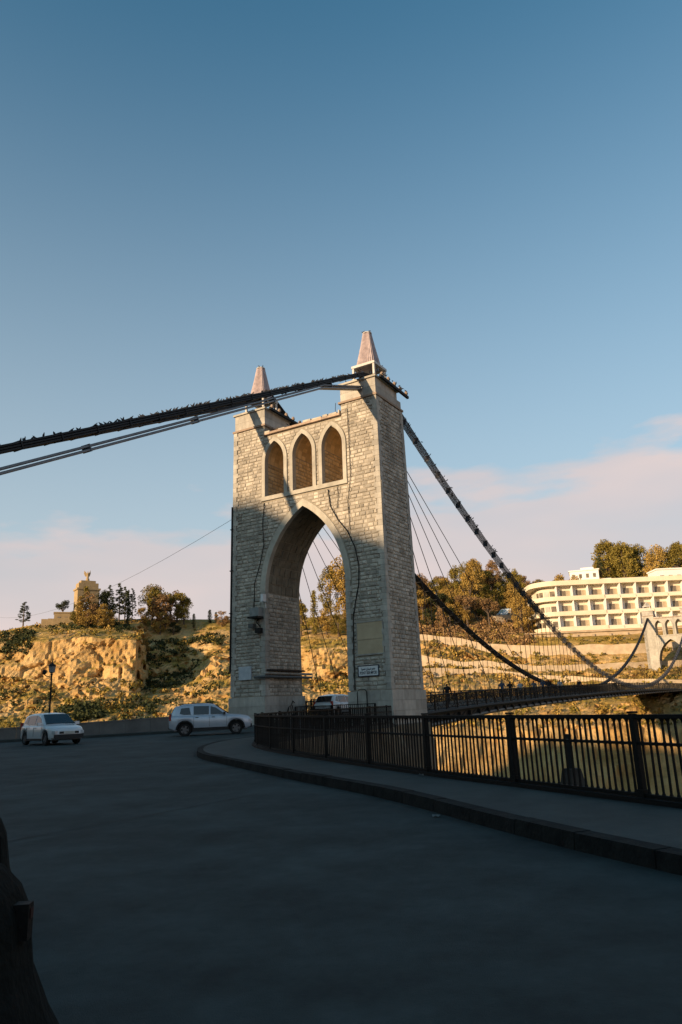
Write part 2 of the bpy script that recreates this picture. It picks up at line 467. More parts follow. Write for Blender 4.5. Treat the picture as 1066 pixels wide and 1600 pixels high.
azs = [-1.6 + 0.05 * i for i in range(18)]
a = -0.70
while a < 0.78: azs.append(a); a += 0.0034
azs += [0.8 + 0.05 * i for i in range(17)]
SUB = [5, 14, 24, 16, 20, 14, 12, 5, 4]
AMP = [1.5, 1.8, 1.8, 2.2, 2.6, 1.3, 0.6, 0.5, 3.0]
vs = []; fs = []
for a in azs:
    c = profile(a)
    for i in range(9):
        for k in range(SUB[i] + (1 if i == 8 else 0)):
            t = k / SUB[i]
            r = c[i][0] + (c[i + 1][0] - c[i][0]) * t; z = c[i][1] + (c[i + 1][1] - c[i][1]) * t
            cw = profile(warp(a, r))
            r = cw[i][0] + (cw[i + 1][0] - cw[i][0]) * t; z = cw[i][1] + (cw[i + 1][1] - cw[i][1]) * t
            p = Vector((math.sin(a) * r, math.cos(a) * r, z))
            am = AMP[i] if i == 8 else AMP[i] * (1 - t) + AMP[min(i + 1, 8)] * t
            if 0.235 < a < 0.62 and 4 <= i <= 6: am *= 0.35
            n1 = noise.noise(Vector((p.x * 0.11, p.y * 0.11, z * 0.07)))
            n2 = noise.noise(Vector((p.x * 0.36 + n1 * 2, p.y * 0.36, z * 0.13 + 9)))
            n3 = noise.noise(Vector((p.x * 1.3, p.y * 1.3, z * 1.1 + 30)))
            pv = Vector((p.x * 0.20 + n1 * 0.6, p.y * 0.20, z * 0.11)); FD, FP = noise.voronoi(pv)[:2]
            crack = min(1.0, (FD[1] - FD[0]) / 0.14); cell = noise.noise(FP[0] * 7.31)
            pv2 = Vector((p.x * 0.62, p.y * 0.62, z * 0.40 + 5)); F2, P2 = noise.voronoi(pv2)[:2]
            cell2 = noise.noise(P2[0] * 5.17)
            blk = am * (0.55 * (crack - 1) + 0.95 * cell + 0.35 * cell2)
            dr = blk + 0.55 * am * (1.3 * n1 + 1.0 * (0.4 - abs(n2) * 2) + 0.35 * n3)
            st = (math.sin(z * 0.9 + n1 * 5) * 0.5 + 0.5 * noise.noise(Vector((p.x * 0.02, p.y * 0.02, z * 1.4)))) * 0.35 * (am / 2.0)
            p.x -= math.sin(a) * (dr + st); p.y -= math.cos(a) * (dr + st)
            p.z += am * (0.35 * n1 + 0.22 * n2 + 0.15 * n3)
            vs.append(p)
R = sum(SUB) + 1
for i in range(len(azs) - 1):
    for k in range(R - 1):
        fs.append((i * R + k, (i + 1) * R + k, (i + 1) * R + k + 1, i * R + k + 1))

hm = bpy.data.materials.new('hillside'); hm.use_nodes = True
nt = hm.node_tree; N = nt.nodes; L = nt.links; p = N['Principled BSDF']; p.inputs['Roughness'].default_value = 0.95; p.inputs['Specular IOR Level'].default_value = 0.1
tcn = N.new('ShaderNodeTexCoord'); gm = N.new('ShaderNodeNewGeometry')
def nz_(scale, detail=6, st=None):
    mp = N.new('ShaderNodeMapping'); L.new(tcn.outputs['Object'], mp.inputs[0])
    if st: mp.inputs['Scale'].default_value = st
    n = N.new('ShaderNodeTexNoise'); n.inputs['Scale'].default_value = scale; n.inputs['Detail'].default_value = detail; n.inputs['Roughness'].default_value = 0.65
    L.new(mp.outputs[0], n.inputs['Vector']); return n.outputs[0]
def ramp(src, els):
    c = N.new('ShaderNodeValToRGB'); L.new(src, c.inputs[0])
    for i, (pos, cc) in enumerate(els):
        e = c.color_ramp.elements[i] if i < 2 else c.color_ramp.elements.new(pos)
        e.position = pos; e.color = tuple(cc) + (1,)
    return c.outputs[0]
rock = ramp(nz_(0.16, 8, (1, 1, 0.45)), [(0.3, (0.32, 0.18, 0.06)), (0.7, (0.66, 0.45, 0.21)), (0.5, (0.54, 0.345, 0.14))])
grass = ramp(nz_(0.22, 9), [(0.32, (0.17, 0.115, 0.028)), (0.66, (0.50, 0.32, 0.09)), (0.5, (0.35, 0.235, 0.055))])
sx = N.new('ShaderNodeSeparateXYZ'); L.new(gm.outputs['Normal'], sx.inputs[0])
ad = N.new('ShaderNodeMath'); ad.operation = 'ADD'; L.new(sx.outputs[2], ad.inputs[0])
mm = N.new('ShaderNodeMath'); mm.operation = 'MULTIPLY_ADD'; L.new(nz_(0.09, 7), mm.inputs[0]); mm.inputs[1].default_value = 2.6; mm.inputs[2].default_value = -1.55
L.new(mm.outputs[0], ad.inputs[1])
mr = N.new('ShaderNodeMapRange'); L.new(ad.outputs[0], mr.inputs[0]); mr.inputs[1].default_value = 0.52; mr.inputs[2].default_value = 0.78
sp_ = N.new('ShaderNodeSeparateXYZ'); L.new(gm.outputs['Position'], sp_.inputs[0])
m0 = N.new('ShaderNodeMapRange'); L.new(sp_.outputs[2], m0.inputs[0]); m0.inputs[1].default_value = -4.0; m0.inputs[2].default_value = 2.0; m0.inputs[3].default_value = 0.15
mg = N.new('ShaderNodeMath'); mg.operation = 'MULTIPLY'; L.new(mr.outputs[0], mg.inputs[0]); L.new(m0.outputs[0], mg.inputs[1])
mx = N.new('ShaderNodeMix'); mx.data_type = 'RGBA'; L.new(mg.outputs[0], mx.inputs[0]); L.new(rock, mx.inputs[6]); L.new(grass, mx.inputs[7])
L.new(mx.outputs[2], p.inputs['Base Color'])
bp = N.new('ShaderNodeBump'); bp.inputs['Strength'].default_value = 1.0; bp.inputs['Distance'].default_value = 1.0
L.new(nz_(0.7, 9, (1, 1, 0.7)), bp.inputs['Height']); L.new(bp.outputs[0], p.inputs['Normal'])
hill = MB().add(vs, fs).build('hills', hm, recalc=False, smooth=False)
tag(hill, kind='structure')
mb = MB(); mb.add([(-4000, -4000, -52), (4000, -4000, -52), (4000, 4000, -52), (-4000, 4000, -52)], [(0, 1, 2, 3)])
tag(mb.build('ground', ROCKWALL, recalc=False), kind='structure')

# unseen hill added behind the camera, profile shaped to cast the evening shadow
def Hs(p_):
    pts = [(-400, 15), (-150, 15), (-95, 17), (-88, 20), (-85.5, 30), (-62, 30.5), (-50, 31), (-43, 31.2), (-32, 26.8), (-22, 22.8), (0, 21), (60, 20), (200, 18)]
    for (a0, b0), (a1, b1) in zip(pts[:-1], pts[1:]):
        if p_ <= a1: return b0 + (b1 - b0) * (p_ - a0) / (a1 - a0)
    return 18
vs = []; fs = []
qs = [-24, -27, -31, -36, -40, -46, -58, -80, -140, -260]
hq = [0.0, 0.35, 0.75, 0.93, 1.0, 0.99, 0.96, 0.9, 0.8, 0.5]
ps = [-130 + 2.0 * i for i in range(140)]
for pp in ps:
    for q, hh in zip(qs, hq):
        x = 0.661 * pp + 0.75 * q; y = -0.75 * pp + 0.661 * q
        n = noise.noise(Vector((x * 0.3, y * 0.3, 0)))
        zz = Hs(pp) * hh + (n * 0.9 if hh > 0 else -0.8)
        if q == -24: zz = -6
        # keep clear of the road on the left
        vs.append((x, y, zz))
nq = len(qs)
for i in range(len(ps) - 1):
    for k in range(nq - 1):
        fs.append((i * nq + k, (i + 1) * nq + k, (i + 1) * nq + k + 1, i * nq + k + 1))
tag(MB().add(vs, fs).build('hill', hm, recalc=False), kind='structure')
# ------------------------------------------------------------------ bridge tower
TW, TD, BB, BD = 12.2, 4.4, 0.006, 0.016
A0, A1, ASP = 2.85, 9.35, 9.3          # main arch jambs, springing height
WINS = [(2.90, 4.62), (5.30, 7.02), (7.72, 9.44)]
WSILL, WSP = 16.05, 18.65
ZTOP = 20.75

def arch_half(z, w, sp, off=0.0):
    """half width of a pointed arch opening (equilateral) at height z, grown by off"""
    if z <= sp: return w / 2 + off
    Rr = w + off; h = z - sp
    if h >= Rr: return -1
    return math.sqrt(Rr * Rr - h * h) - w / 2
def arch_pts(x0, x1, sp, off=0.0, n=12):
    w = x1 - x0; Rr = w + off
    hm_ = math.sqrt(Rr * Rr - (w / 2) ** 2)
    L = []
    for i in range(n + 1):
        h = hm_ * math.sin(PI / 2 * i / n); hw = math.sqrt(max(Rr * Rr - h * h, 0)) - w / 2
        L.append(((x0 + x1) / 2 - hw, sp + h))
    Rp = [((x0 + x1) - p[0], p[1]) for p in L[-2::-1]]
    return L + Rp
def fmap(a, t, h): return (a, BD * t - h, t)
def rmap(a, t, h): return (TW - BB * t + h, a, t)
def lmap(a, t, h): return (BB * t - h, a, t)
def bmap(a, t, h): return (a, TD - BD * t + h, t)
def jlmap(a, t, h): return (A0 + h, a, t)
def jrmap(a, t, h): return (A1 - h, a, t)

def wall_with_opening(mb, x0, x1, z0, z1, ops):
    """front, back and reveals of a wall between x0..x1 with arched openings (ox0, ox1, sill, spring)"""
    xs = {x0, x1}
    outl = []
    for (o0, o1, sill, sp) in ops:
        pts = arch_pts(o0, o1, sp)
        outl.append(pts); xs |= {round(p[0], 5) for p in pts}
    xs = sorted(xs)
    def F(x, z, back): return (x, (TD - BD * z) if back else BD * z, z)
    for xa, xb in zip(xs[:-1], xs[1:]):
        xm = (xa + xb) / 2
        hit = None
        for (o0, o1, sill, sp), pts in zip(ops, outl):
            if o0 < xm < o1:
                def zz(x):
                    for p, q in zip(pts[:-1], pts[1:]):
                        if min(p[0], q[0]) - 1e-4 <= x <= max(p[0], q[0]) + 1e-4 and abs(p[0] - q[0]) > 1e-9:
                            if min(p[0], q[0]) - 1e-6 <= xm <= max(p[0], q[0]) + 1e-6:
                                return p[1] + (q[1] - p[1]) * (x - p[0]) / (q[0] - p[0])
                    return sp
                hit = (sill, zz(xa), zz(xb))
        if hit:
            sill, za, zb = hit
            for back in (0, 1):
                if sill > z0: mb.add([F(xa, z0, back), F(xb, z0, back), F(xb, sill, back), F(xa, sill, back)], [(0, 1, 2, 3)])
                mb.add([F(xa, za, back), F(xb, zb, back), F(xb, z1, back), F(xa, z1, back)], [(0, 1, 2, 3)])
            mb.add([F(xa, za, 0), F(xb, zb, 0), F(xb, zb, 1), F(xa, za, 1)], [(0, 1, 2, 3)])
            if sill > z0: mb.add([F(xa, sill, 0), F(xb, sill, 0), F(xb, sill, 1), F(xa, sill, 1)], [(0, 1, 2, 3)])
        else:
            for back in (0, 1):
                mb.add([F(xa, z0, back), F(xb, z0, back), F(xb, z1, back), F(xa, z1, back)], [(0, 1, 2, 3)])
    for (o0, o1, sill, sp) in ops:
        for x in (o0, o1):
            mb.add([F(x, sill, 0), F(x, sp, 0), F(x, sp, 1), F(x, sill, 1)], [(0, 1, 2, 3)])

def lay_stones(mp, rowfn, t0, t1, course, lmin, lmax, relief, rnd, gap=0.022):
    """rough faced stones in courses; returns list of (verts, faces, area)"""
    out = []; t = t0
    while t < t1 - 0.05:
        c = min(course * rnd.uniform(0.85, 1.18), t1 - t)
        if t1 - t - c < 0.1: c = t1 - t
        ta, tb = t + gap / 2, t + c - gap / 2
        for (a0, a1) in rowfn(ta, tb):
            if a1 - a0 < 0.08: continue
            a = a0
            while a < a1 - 1e-4:
                l = rnd.uniform(lmin, lmax)
                if a + l > a1 - lmin * 0.6: l = a1 - a
                x0, x1 = a + gap / 2, a + l - gap / 2
                if x1 - x0 > 0.04:
                    j = lambda s_: rnd.uniform(-s_, s_)
                    ins = min(0.035, (x1 - x0) * 0.2)
                    h = relief * rnd.uniform(0.5, 1.3)
                    b = [(x0, ta), (x1, ta), (x1, tb), (x0, tb)]
                    f_ = [(x0 + ins, ta + ins), (x1 - ins, ta + ins), (x1 - ins, tb - ins), (x0 + ins, tb - ins)]
                    v = [mp(p[0], p[1], -0.01) for p in b] + [mp(p[0] + j(.012), p[1] + j(.012), h * rnd.uniform(0.7, 1.2)) for p in f_]
                    cx, ct_ = (x0 + x1) / 2 + j(.05), (ta + tb) / 2
                    v.append(mp(cx, ct_, h * rnd.uniform(1.1, 1.6)))
                    fc = [(0, 1, 5, 4), (1, 2, 6, 5), (2, 3, 7, 6), (3, 0, 4, 7), (4, 5, 8), (5, 6, 8), (6, 7, 8), (7, 4, 8)]
                    out.append((v, fc, (x1 - x0) * (tb - ta)))
                a += l
        t += c
    return out

def front_rows(ta, tb):
    z = (ta + tb) / 2
    lo, hi = 0.30 + BB * z, TW - BB * z - 0.30
    iv = [(lo, hi)]
    def cut(iv, c0, c1):
        r = []
        for p, q in iv:
            if c1 <= p or c0 >= q: r.append((p, q)); continue
            if c0 > p: r.append((p, c0))
            if c1 < q: r.append((c1, q))
        return r
    if z < 16:
        hw = max(arch_half(ta, A1 - A0, ASP, 0.38), arch_half(tb, A1 - A0, ASP, 0.38))
        if hw > 0: iv = cut(iv, (A0 + A1) / 2 - hw, (A0 + A1) / 2 + hw)
    if z > 15.6:
        if z < WSILL: iv = cut(iv, WINS[0][0] - 0.26, WINS[2][1] + 0.26)
        else:
            for w0, w1 in WINS:
                hw = max(arch_half(ta, w1 - w0, WSP, 0.25), arch_half(tb, w1 - w0, WSP, 0.25))
                if hw > 0: iv = cut(iv, (w0 + w1) / 2 - hw, (w0 + w1) / 2 + hw)
    if z > ZTOP - 0.3: iv = cut(iv, A0, A1)
    if 4.5 < tb and ta < 6.6: iv = cut(iv, 9.97, 11.85)       # commemorative panel is let into the wall
    return iv

def build_tower(name, label, loc, rz, detail):
    t = thing(name, label, 'bridge tower', loc, rz)
    core = MB()
    wall_with_opening(core, 0.0, TW, 0.0, 15.5, [(A0, A1, 0.0, ASP)])
    wall_with_opening(core, A0, A1 , 15.5, ZTOP, [(w0, w1, WSILL, WSP) for w0, w1 in WINS if w1 < A1] + [(WINS[2][0], A1 - 0.002, WSILL, WSP)])
    for x0, x1 in ((0, A0), (A1, TW)):
        for z0, z1 in ((15.5, 21.5),):
            fx = lambda x, z: BB * z if x == 0 else (TW - BB * z if x == TW else x)
            v = [(fx(x, z), y, z) for z in (z0, z1) for (x, y) in ((x0, BD * z), (x1, BD * z), (x1, TD - BD * z), (x0, TD - BD * z))]
            core.hexa(v)
    for x in (0, TW):
        fx = lambda z: BB * z if x == 0 else TW - BB * z
        core.add([(fx(0), 0, 0), (fx(15.5), BD * 15.5, 15.5), (fx(15.5), TD - BD * 15.5, 15.5), (fx(0), TD, 0)], [(0, 1, 2, 3)])
    core.add([(A0, BD * ZTOP, ZTOP), (A1, BD * ZTOP, ZTOP), (A1, TD - BD * ZTOP, ZTOP), (A0, TD - BD * ZTOP, ZTOP)], [(0, 1, 2, 3)])
    core.build('masonry_core', MORTAR if detail else TRIM, t, recalc=False)
    # intrados lining of the big arch and of the openings
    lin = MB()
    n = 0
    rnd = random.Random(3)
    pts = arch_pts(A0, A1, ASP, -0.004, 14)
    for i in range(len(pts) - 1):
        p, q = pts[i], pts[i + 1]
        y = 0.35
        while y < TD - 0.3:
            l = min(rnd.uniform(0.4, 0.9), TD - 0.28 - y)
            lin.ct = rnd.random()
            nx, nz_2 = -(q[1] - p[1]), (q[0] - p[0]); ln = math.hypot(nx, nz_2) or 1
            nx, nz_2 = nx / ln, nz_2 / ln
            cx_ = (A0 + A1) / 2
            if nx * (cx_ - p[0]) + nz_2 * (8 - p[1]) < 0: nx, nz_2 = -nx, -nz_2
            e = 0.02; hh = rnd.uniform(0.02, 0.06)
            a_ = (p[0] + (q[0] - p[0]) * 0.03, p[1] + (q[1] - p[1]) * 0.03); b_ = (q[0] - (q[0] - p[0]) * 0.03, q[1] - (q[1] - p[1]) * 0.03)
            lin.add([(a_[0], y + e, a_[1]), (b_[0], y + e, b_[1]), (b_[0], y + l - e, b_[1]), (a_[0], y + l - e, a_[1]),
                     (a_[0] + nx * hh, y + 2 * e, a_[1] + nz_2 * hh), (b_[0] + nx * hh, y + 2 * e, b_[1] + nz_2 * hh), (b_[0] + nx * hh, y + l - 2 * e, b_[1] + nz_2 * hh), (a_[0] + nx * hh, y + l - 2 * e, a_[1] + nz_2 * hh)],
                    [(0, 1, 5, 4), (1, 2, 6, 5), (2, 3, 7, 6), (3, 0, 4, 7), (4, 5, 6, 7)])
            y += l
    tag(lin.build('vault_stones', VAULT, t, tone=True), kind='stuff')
    # stones
    st = []; rev = []
    rnd = random.Random(11)
    if detail:
        for s_ in lay_stones(fmap, front_rows, 2.45, 21.45, 0.245, 0.28, 0.66, 0.05, rnd): st.append((s_, 2.0))
        for s_ in lay_stones(rmap, lambda a, b: [(0.40 + BD * b, TD - BD * b - 0.35)], 2.45, 21.45, 0.245, 0.28, 0.58, 0.05, rnd): st.append((s_, 1.0))
        for s_ in lay_stones(jlmap, lambda a, b: [(0.40 + BD * b, TD - BD * b - 0.25)], 2.45, 9.25, 0.26, 0.3, 0.6, 0.05, rnd): st.append((s_, 1.0))
        for s_ in lay_stones(jrmap, lambda a, b: [(0.40 + BD * b, TD - BD * b - 0.25)], 2.45, 9.25, 0.3, 0.4, 0.8, 0.05, rnd): st.append((s_, 0.1))
        for s_ in lay_stones(lmap, lambda a, b: [(0.40 + BD * b, TD - BD * b - 0.35)], 2.45, 21.45, 0.3, 0.4, 0.8, 0.05, rnd): st.append((s_, 0.1))
        # stones of the openings' reveals
        for w0, w1 in WINS:
            wl_ = (lambda w: (lambda a, tt, h: (w + h, a, tt)))(w0)
            wr_ = (lambda w: (lambda a, tt, h: (w - h, a, tt)))(w1 if w1 < A1 else A1)
            for s_ in lay_stones(wl_, lambda a, b: [(BD * b + 0.3, TD - BD * b - 0.2)], 16.1, 18.6, 0.28, 0.3, 0.6, 0.04, rnd): rev.append(s_)
            for s_ in lay_stones(wr_, lambda a, b: [(BD * b + 0.3, TD - BD * b - 0.2)], 16.1, 18.6, 0.28, 0.3, 0.6, 0.04, rnd): rev.append(s_)
        st.sort(key=lambda e: -e[0][2] * e[1])
        for (v, fc, ar), w in st[:300]:
            m = MB(); m.ct = rnd.random()
            m.add(v, fc).build('stone', STONE, t, tone=True)
        rv = MB()
        for (v, fc, ar) in rev: rv.ct = rnd.random(); rv.add(v, fc)
        for w0, w1 in WINS:      # lining of the pointed heads
            pts_ = arch_pts(w0, min(w1, A1 - 0.002), WSP, -0.006, 8)
            for p, q in zip(pts_[:-1], pts_[1:]):
                y = 0.4
                while y < TD - 0.6:
                    rv.ct = rnd.random(); rv.add([(p[0], y, p[1]), (q[0], y, q[1]), (q[0], y + 0.48, q[1]), (p[0], y + 0.48, p[1])], [(0, 1, 2, 3)]); y += 0.5
        tag(rv.build('reveal_stones', REVEAL, t, tone=True), kind='stuff')
        rest = MB()
        for (v, fc, ar), w in st[300:]:
            rest.ct = rnd.random(); rest.add(v, fc)
        tag(rest.build('wall_stones', STONE, t, tone=True), kind='stuff')
    # plinth blocks
    rnd = random.Random(5)
    def blocks(x0, x1, y0, y1, z0, z1, nx, ny, nzz, nm, m, single=True):
        o = MB()
        for k in range(nzz):
            for i in range(nx):
                for j in range(ny):
                    sh = 0.5 if k % 2 and nx > 1 else 0.0
                    xa = x0 + (x1 - x0) * (i + (sh * 0.5 if i else 0)) / nx; xb = x0 + (x1 - x0) * (i + 1 + (sh * 0.5 if i < nx - 1 else 0)) / nx
                    ya = y0 + (y1 - y0) * j / ny; yb = y0 + (y1 - y0) * (j + 1) / ny
                    za = z0 + (z1 - z0) * k / nzz; zb = z0 + (z1 - z0) * (k + 1) / nzz
                    g = 0.006; q = MB() if single else o; q.ct = rnd.random()
                    q.bx(xa + g, xb - g, ya + g, yb - g, za + g, zb - g)
                    if single: q.build(nm, m, t, tone=True)
        if not single: o.build(nm, m, t, tone=True)
    blocks(-0.13, A0 + 0.10, -0.13, TD + 0.13, 0.0, 2.42, 3, 3, 4, 'plinth_block', ASHLAR, detail)
    blocks(A1 - 0.10, TW + 0.13, -0.13, TD + 0.13, 0.0, 2.42, 3, 3, 4, 'plinth_block', ASHLAR, detail)
    # corner stones, alternately long and short
    for side, mpx in ((0, 1), (TW, -1)):
        for jamb in ((0, 1) if detail else (0,)):
            o = MB()
            z = 2.45; k = 0
            ztop_ = 21.45 if not jamb else 9.3
            while z < ztop_ - 0.1:
                h_ = 0.36
                long_ = 0.42 if k % 2 else 0.27; ly = 0.27 if k % 2 else 0.42
                if jamb:
                    x0 = A0 if side == 0 else A1
                    long_ = -long_ if side == 0 else long_
                    xo = x0 + (0.075 if side == 0 else -0.075)
                    xi = x0 + long_
                else:
                    x0 = BB * z if side == 0 else TW - BB * z
                    xo = x0 - mpx * 0.055; xi = x0 + mpx * long_
                q = MB() if detail else o
                q.ct = rnd.random()
                zt = min(z + h_, ztop_)
                q.bx(min(xo, xi), max(xo, xi), BD * z - 0.075, BD * z + ly, z + 0.006, zt - 0.006)
                if detail: q.build('corner_stone', ASHLAR, t, tone=True)
                if not jamb:
                    q = o
                    q.bx(min(xo, xi), max(xo, xi), TD - BD * z - ly, TD - BD * z + 0.06, z + 0.006, zt - 0.006)
                z += h_; k += 1
            if o.v: tag(o.build('rear_corner_stones', ASHLAR, t, tone=True), kind='stuff')
    # smooth bands round the arches
    def band(x0, x1, sp, off, proud, zb, name, m, inner=0.0, depth=0.3, n=12):
        a_ = arch_pts(x0, x1, sp, inner, n); b_ = arch_pts(x0, x1, sp, off, n)
        a_ = [(a_[0][0], zb)] + a_ + [(a_[-1][0], zb)]; b_ = [(b_[0][0], zb)] + b_ + [(b_[-1][0], zb)]
        o = MB(); vs = []; fs = []
        for p, q in zip(a_, b_):
            vs += [(p[0], BD * p[1] - proud, p[1]), (q[0], BD * q[1] - proud, q[1]), (q[0], BD * q[1] + 0.05, q[1]), (p[0], BD * p[1] + depth, p[1])]
        for i in range(len(a_) - 1):
            for k in range(4): fs.append((4 * i + k, 4 * i + (k + 1) % 4, 4 * i + 4 + (k + 1) % 4, 4 * i + 4 + k))
        return o.add(vs, fs).build(name, m, t)
    band(A0, A1, ASP, 0.36, 0.075, 9.3, 'arch_band', TRIM, -0.07, n=16)
    for w0, w1 in WINS:
        band(w0, min(w1, 9.44), WSP, 0.235, 0.10, WSILL, 'opening_surround', TRIM, -0.04, n=12)
    MB().bx(WINS[0][0] - 0.28, WINS[2][1] + 0.28, BD * 16 - 0.13, BD * 16 + 0.35, 15.76, WSILL - 0.003).build('sill_course', TRIM, t)
    # coping of the wall between the pylons
    o = MB(); x = A0 + 0.01
    while x < A1 - 0.02:
        l = min(rnd.uniform(0.5, 0.9), A1 - 0.01 - x); q = MB(); q.ct = rnd.random()
        q.bx(x + 0.006, x + l - 0.006, BD * 20.7 - 0.22, TD - BD * 20.7 + 0.2, ZTOP - 0.10, ZTOP + 0.06)
        q.build('coping_slab', REDTRIM, t, tone=True)
        if rnd.random() < 0.8:
            e_ = rnd.uniform(0.08, 0.26)
            q = MB(); q.ct = rnd.random(); q.bx(x + 0.05, x + l - 0.07, BD * 20.7 - 0.12, BD * 20.7 + 0.35, ZTOP + 0.063, ZTOP + 0.06 + e_)
            q.build('loose_stone', TRIM, t, tone=True)
        x += l
    # pylon heads
    for x0, x1 in ((0.0, A0), (A1, TW)):
        xa = x0 + (BB * 21.5 if x0 == 0 else -0.02); xb = x1 - (BB * 21.5 if x1 == TW else -0.02)
        y0, y1 = BD * 21.5, TD - BD * 21.5
        MB().bx(xa - 0.12, xb + 0.12, y0 - 0.14, y1 + 0.12, 21.46, 21.60).build('cornice', REDTRIM, t)
        q = MB()
        # attic: ashlar blocks
        xs_ = [xa + (xb - xa) * i / 3 for i in range(4)]
        for k in range(2):
            for i in range(3):
                m = MB(); m.ct = rnd.random()
                yb = y1 if k == 0 else y1 - 0.55
                m.bx(xs_[i] + 0.005 , xs_[i + 1] - 0.005, y0 + 0.02, yb, 21.604 + k * 0.6, 21.6 + k * 0.6 + 0.595)
                m.build('attic_block', ASHLAR, t, tone=True)
        MB().bx(xa - 0.10, xb + 0.10, y0 - 0.10, y1 - 0.35, 22.80, 22.93).build('cap_slab', TRIM, t)
        cx = (x0 + x1) / 2 + (0.05 if x0 else -0.05); cy = TD / 2 - 0.25; hw = 0.80
        # white steel frame
        for sx_ in (-1, 1):
            for sy_ in (-1, 1):
                MB().bx(cx + sx_ * hw - 0.07, cx + sx_ * hw + 0.07, cy + sy_ * hw - 0.07, cy + sy_ * hw + 0.07, 22.932, 24.2).build('frame_post', WHITE_STEEL, t)
        MB().bx(cx - hw - 0.11, cx + hw + 0.11, cy - hw - 0.11, cy - hw + 0.11, 24.202, 24.38).build('frame_beam', WHITE_STEEL, t)
        MB().bx(cx - hw - 0.11, cx + hw + 0.11, cy + hw - 0.11, cy + hw + 0.11, 24.202, 24.38).build('frame_beam', WHITE_STEEL, t)
        MB().bx(cx - hw - 0.11, cx - hw + 0.11, cy - hw + 0.112, cy + hw - 0.112, 24.202, 24.38).build('frame_beam', WHITE_STEEL, t)
        MB().bx(cx + hw - 0.11, cx + hw + 0.11, cy - hw + 0.112, cy + hw - 0.112, 24.202, 24.38).build('frame_beam', WHITE_STEEL, t)
        for zz_ in (23.2, 23.6):
            MB().beam((cx - hw, cy + hw, zz_), (cx + hw, cy + hw, zz_), 0.05, 0.05).build('frame_rail', WHITE_STEEL, t)
        if not detail:
            MB().lathe([(1.0, 24.383), (0.05, 25.6)], 4, (cx, cy, 0)).build('pointed_cap', TRIM, t)
            continue
        # truncated spire of narrow tapering slats
        sp = MB(); ns = 36; vs = []; fs = []
        for i in range(ns):
            for k, (zz_, rr) in enumerate(((24.38, 0.69), (25.9, 0.42), (27.0, 0.25))):
                for e_ in (0.04, 0.5, 0.96):
                    a_ = 2 * PI * (i + e_) / ns
                    # squared-off octagon section
                    kx = 1.0 / max(abs(math.cos(a_)), abs(math.sin(a_)), 0.78)
                    rd = rr * kx * (1.05 if e_ == 0.5 else 0.97)
                    vs.append((cx + rd * math.cos(a_), cy + rd * math.sin(a_), zz_))
            for k in range(2):
                b_ = i * 9 + k * 3
                fs += [(b_, b_ + 1, b_ + 4, b_ + 3), (b_ + 1, b_ + 2, b_ + 5, b_ + 4)]
        sp.add(vs, fs); sp.lathe([(0.65, 24.383), (0.39, 25.9), (0.23, 26.98)], 8, (cx, cy, 0))
        sp.build('spire', SPIRE, t, recalc=False)
        MB().lathe([(0.34, 27.01), (0.34, 27.07)], 8, (cx, cy, 0)).build('spire_cap', WHITE_STEEL, t)
        # saddle housing and bracket beams that carry the cables over
        MB().bx(cx - 0.55, cx + 0.55, cy - 0.75, cy + 0.8, 22.935, 23.12).build('saddle', DARK_STEEL, t)
        for k in range(5):
            MB().tube([(cx - 0.55, cy - 0.5 + 0.3 * k, 23.2), (cx + 0.55, cy - 0.5 + 0.3 * k, 23.2)], 0.08, 8).build('saddle_roller', DARK_STEEL, t)
        bxs = xb + 0.25
        MB().beam((bxs, y0 + 0.3, 22.9), (bxs, y1 + 0.75, 22.75), 0.16, 0.18).build('bracket_beam', DARK_STEEL, t)
        for k in range(5):
            MB().lathe([(0.10, 0), (0.14, 0.1), (0.08, 0.26)], 8, (bxs, y0 + 0.6 + k * 0.9, 23.0 - 0.03 * k)).build('roller', REDTRIM, t)
    return t

tower = build_tower('bridge_tower', 'tall pale stone bridge tower with pointed arch and two pink spires, beside the road', (FLp.x, FLp.y, 0), -B, True)
far_base = TL(0, 164, 1.4)
tower2 = build_tower('bridge_tower', 'small distant bridge tower at the far end of the deck, below the hotel', far_base, -B, False)
tower2.scale = (1, 1, 0.93)
# rock abutment that carries the far tower
mb = MB(); mb.hexa([(-2.5, -1.2, -45), (14.5, -1.2, -45), (14.5, 12, -45), (-2.5, 12, -45), (-0.8, -0.6, 0.5), (12.9, -0.6, 0.5), (12.9, 8, 0.5), (-0.8, 8, 0.5)])
tag(mb.build('far_abutment', ROCKWALL, loc=far_base, rz=-B), 'pale rock abutment under the distant bridge tower', 'abutment')

# ------------------------------------------------------------------ things fixed to the near tower
def on_tower(name, label, cat, s_, d, z):
    return thing(name, label, cat, TL(s_, d, z), -B)
PLAQ = mat('sand_plaque', (0.50, 0.40, 0.27), (0.42, 0.33, 0.22), 1.5, 0.85, 0.2, 10, spec=0.15)
pl = on_tower('stone_plaque', 'large sand coloured blank stone plaque on the right pier of the tower', 'plaque', 10.0, BD * 5.5, 4.56)
MB().bx(0.02, 1.80, -0.07, 0.02, 0.92, 1.96).build('panel', PLAQ, pl)
MB().bx(0.02, 1.80, -0.062, 0.02, 0.06, 0.90).build('panel', PLAQ, pl)
for b_ in ((-0.04, 1.86, -0.10, 0.02, 1.963, 2.05), (-0.04, 1.86, -0.10, 0.02, -0.03, 0.057), (-0.04, 0.017, -0.09, 0.02, 0.06, 1.96), (1.803, 1.86, -0.09, 0.02, 0.06, 1.96)):
    MB().bx(*b_).build('frame', ASHLAR, pl)
SIGNW = mat('sign_white', (0.70, 0.71, 0.72), (0.62, 0.63, 0.64), 2.0, 0.5)
SIGNB = mat('sign_blue_black', (0.02, 0.025, 0.05), None, 2.0, 0.5)
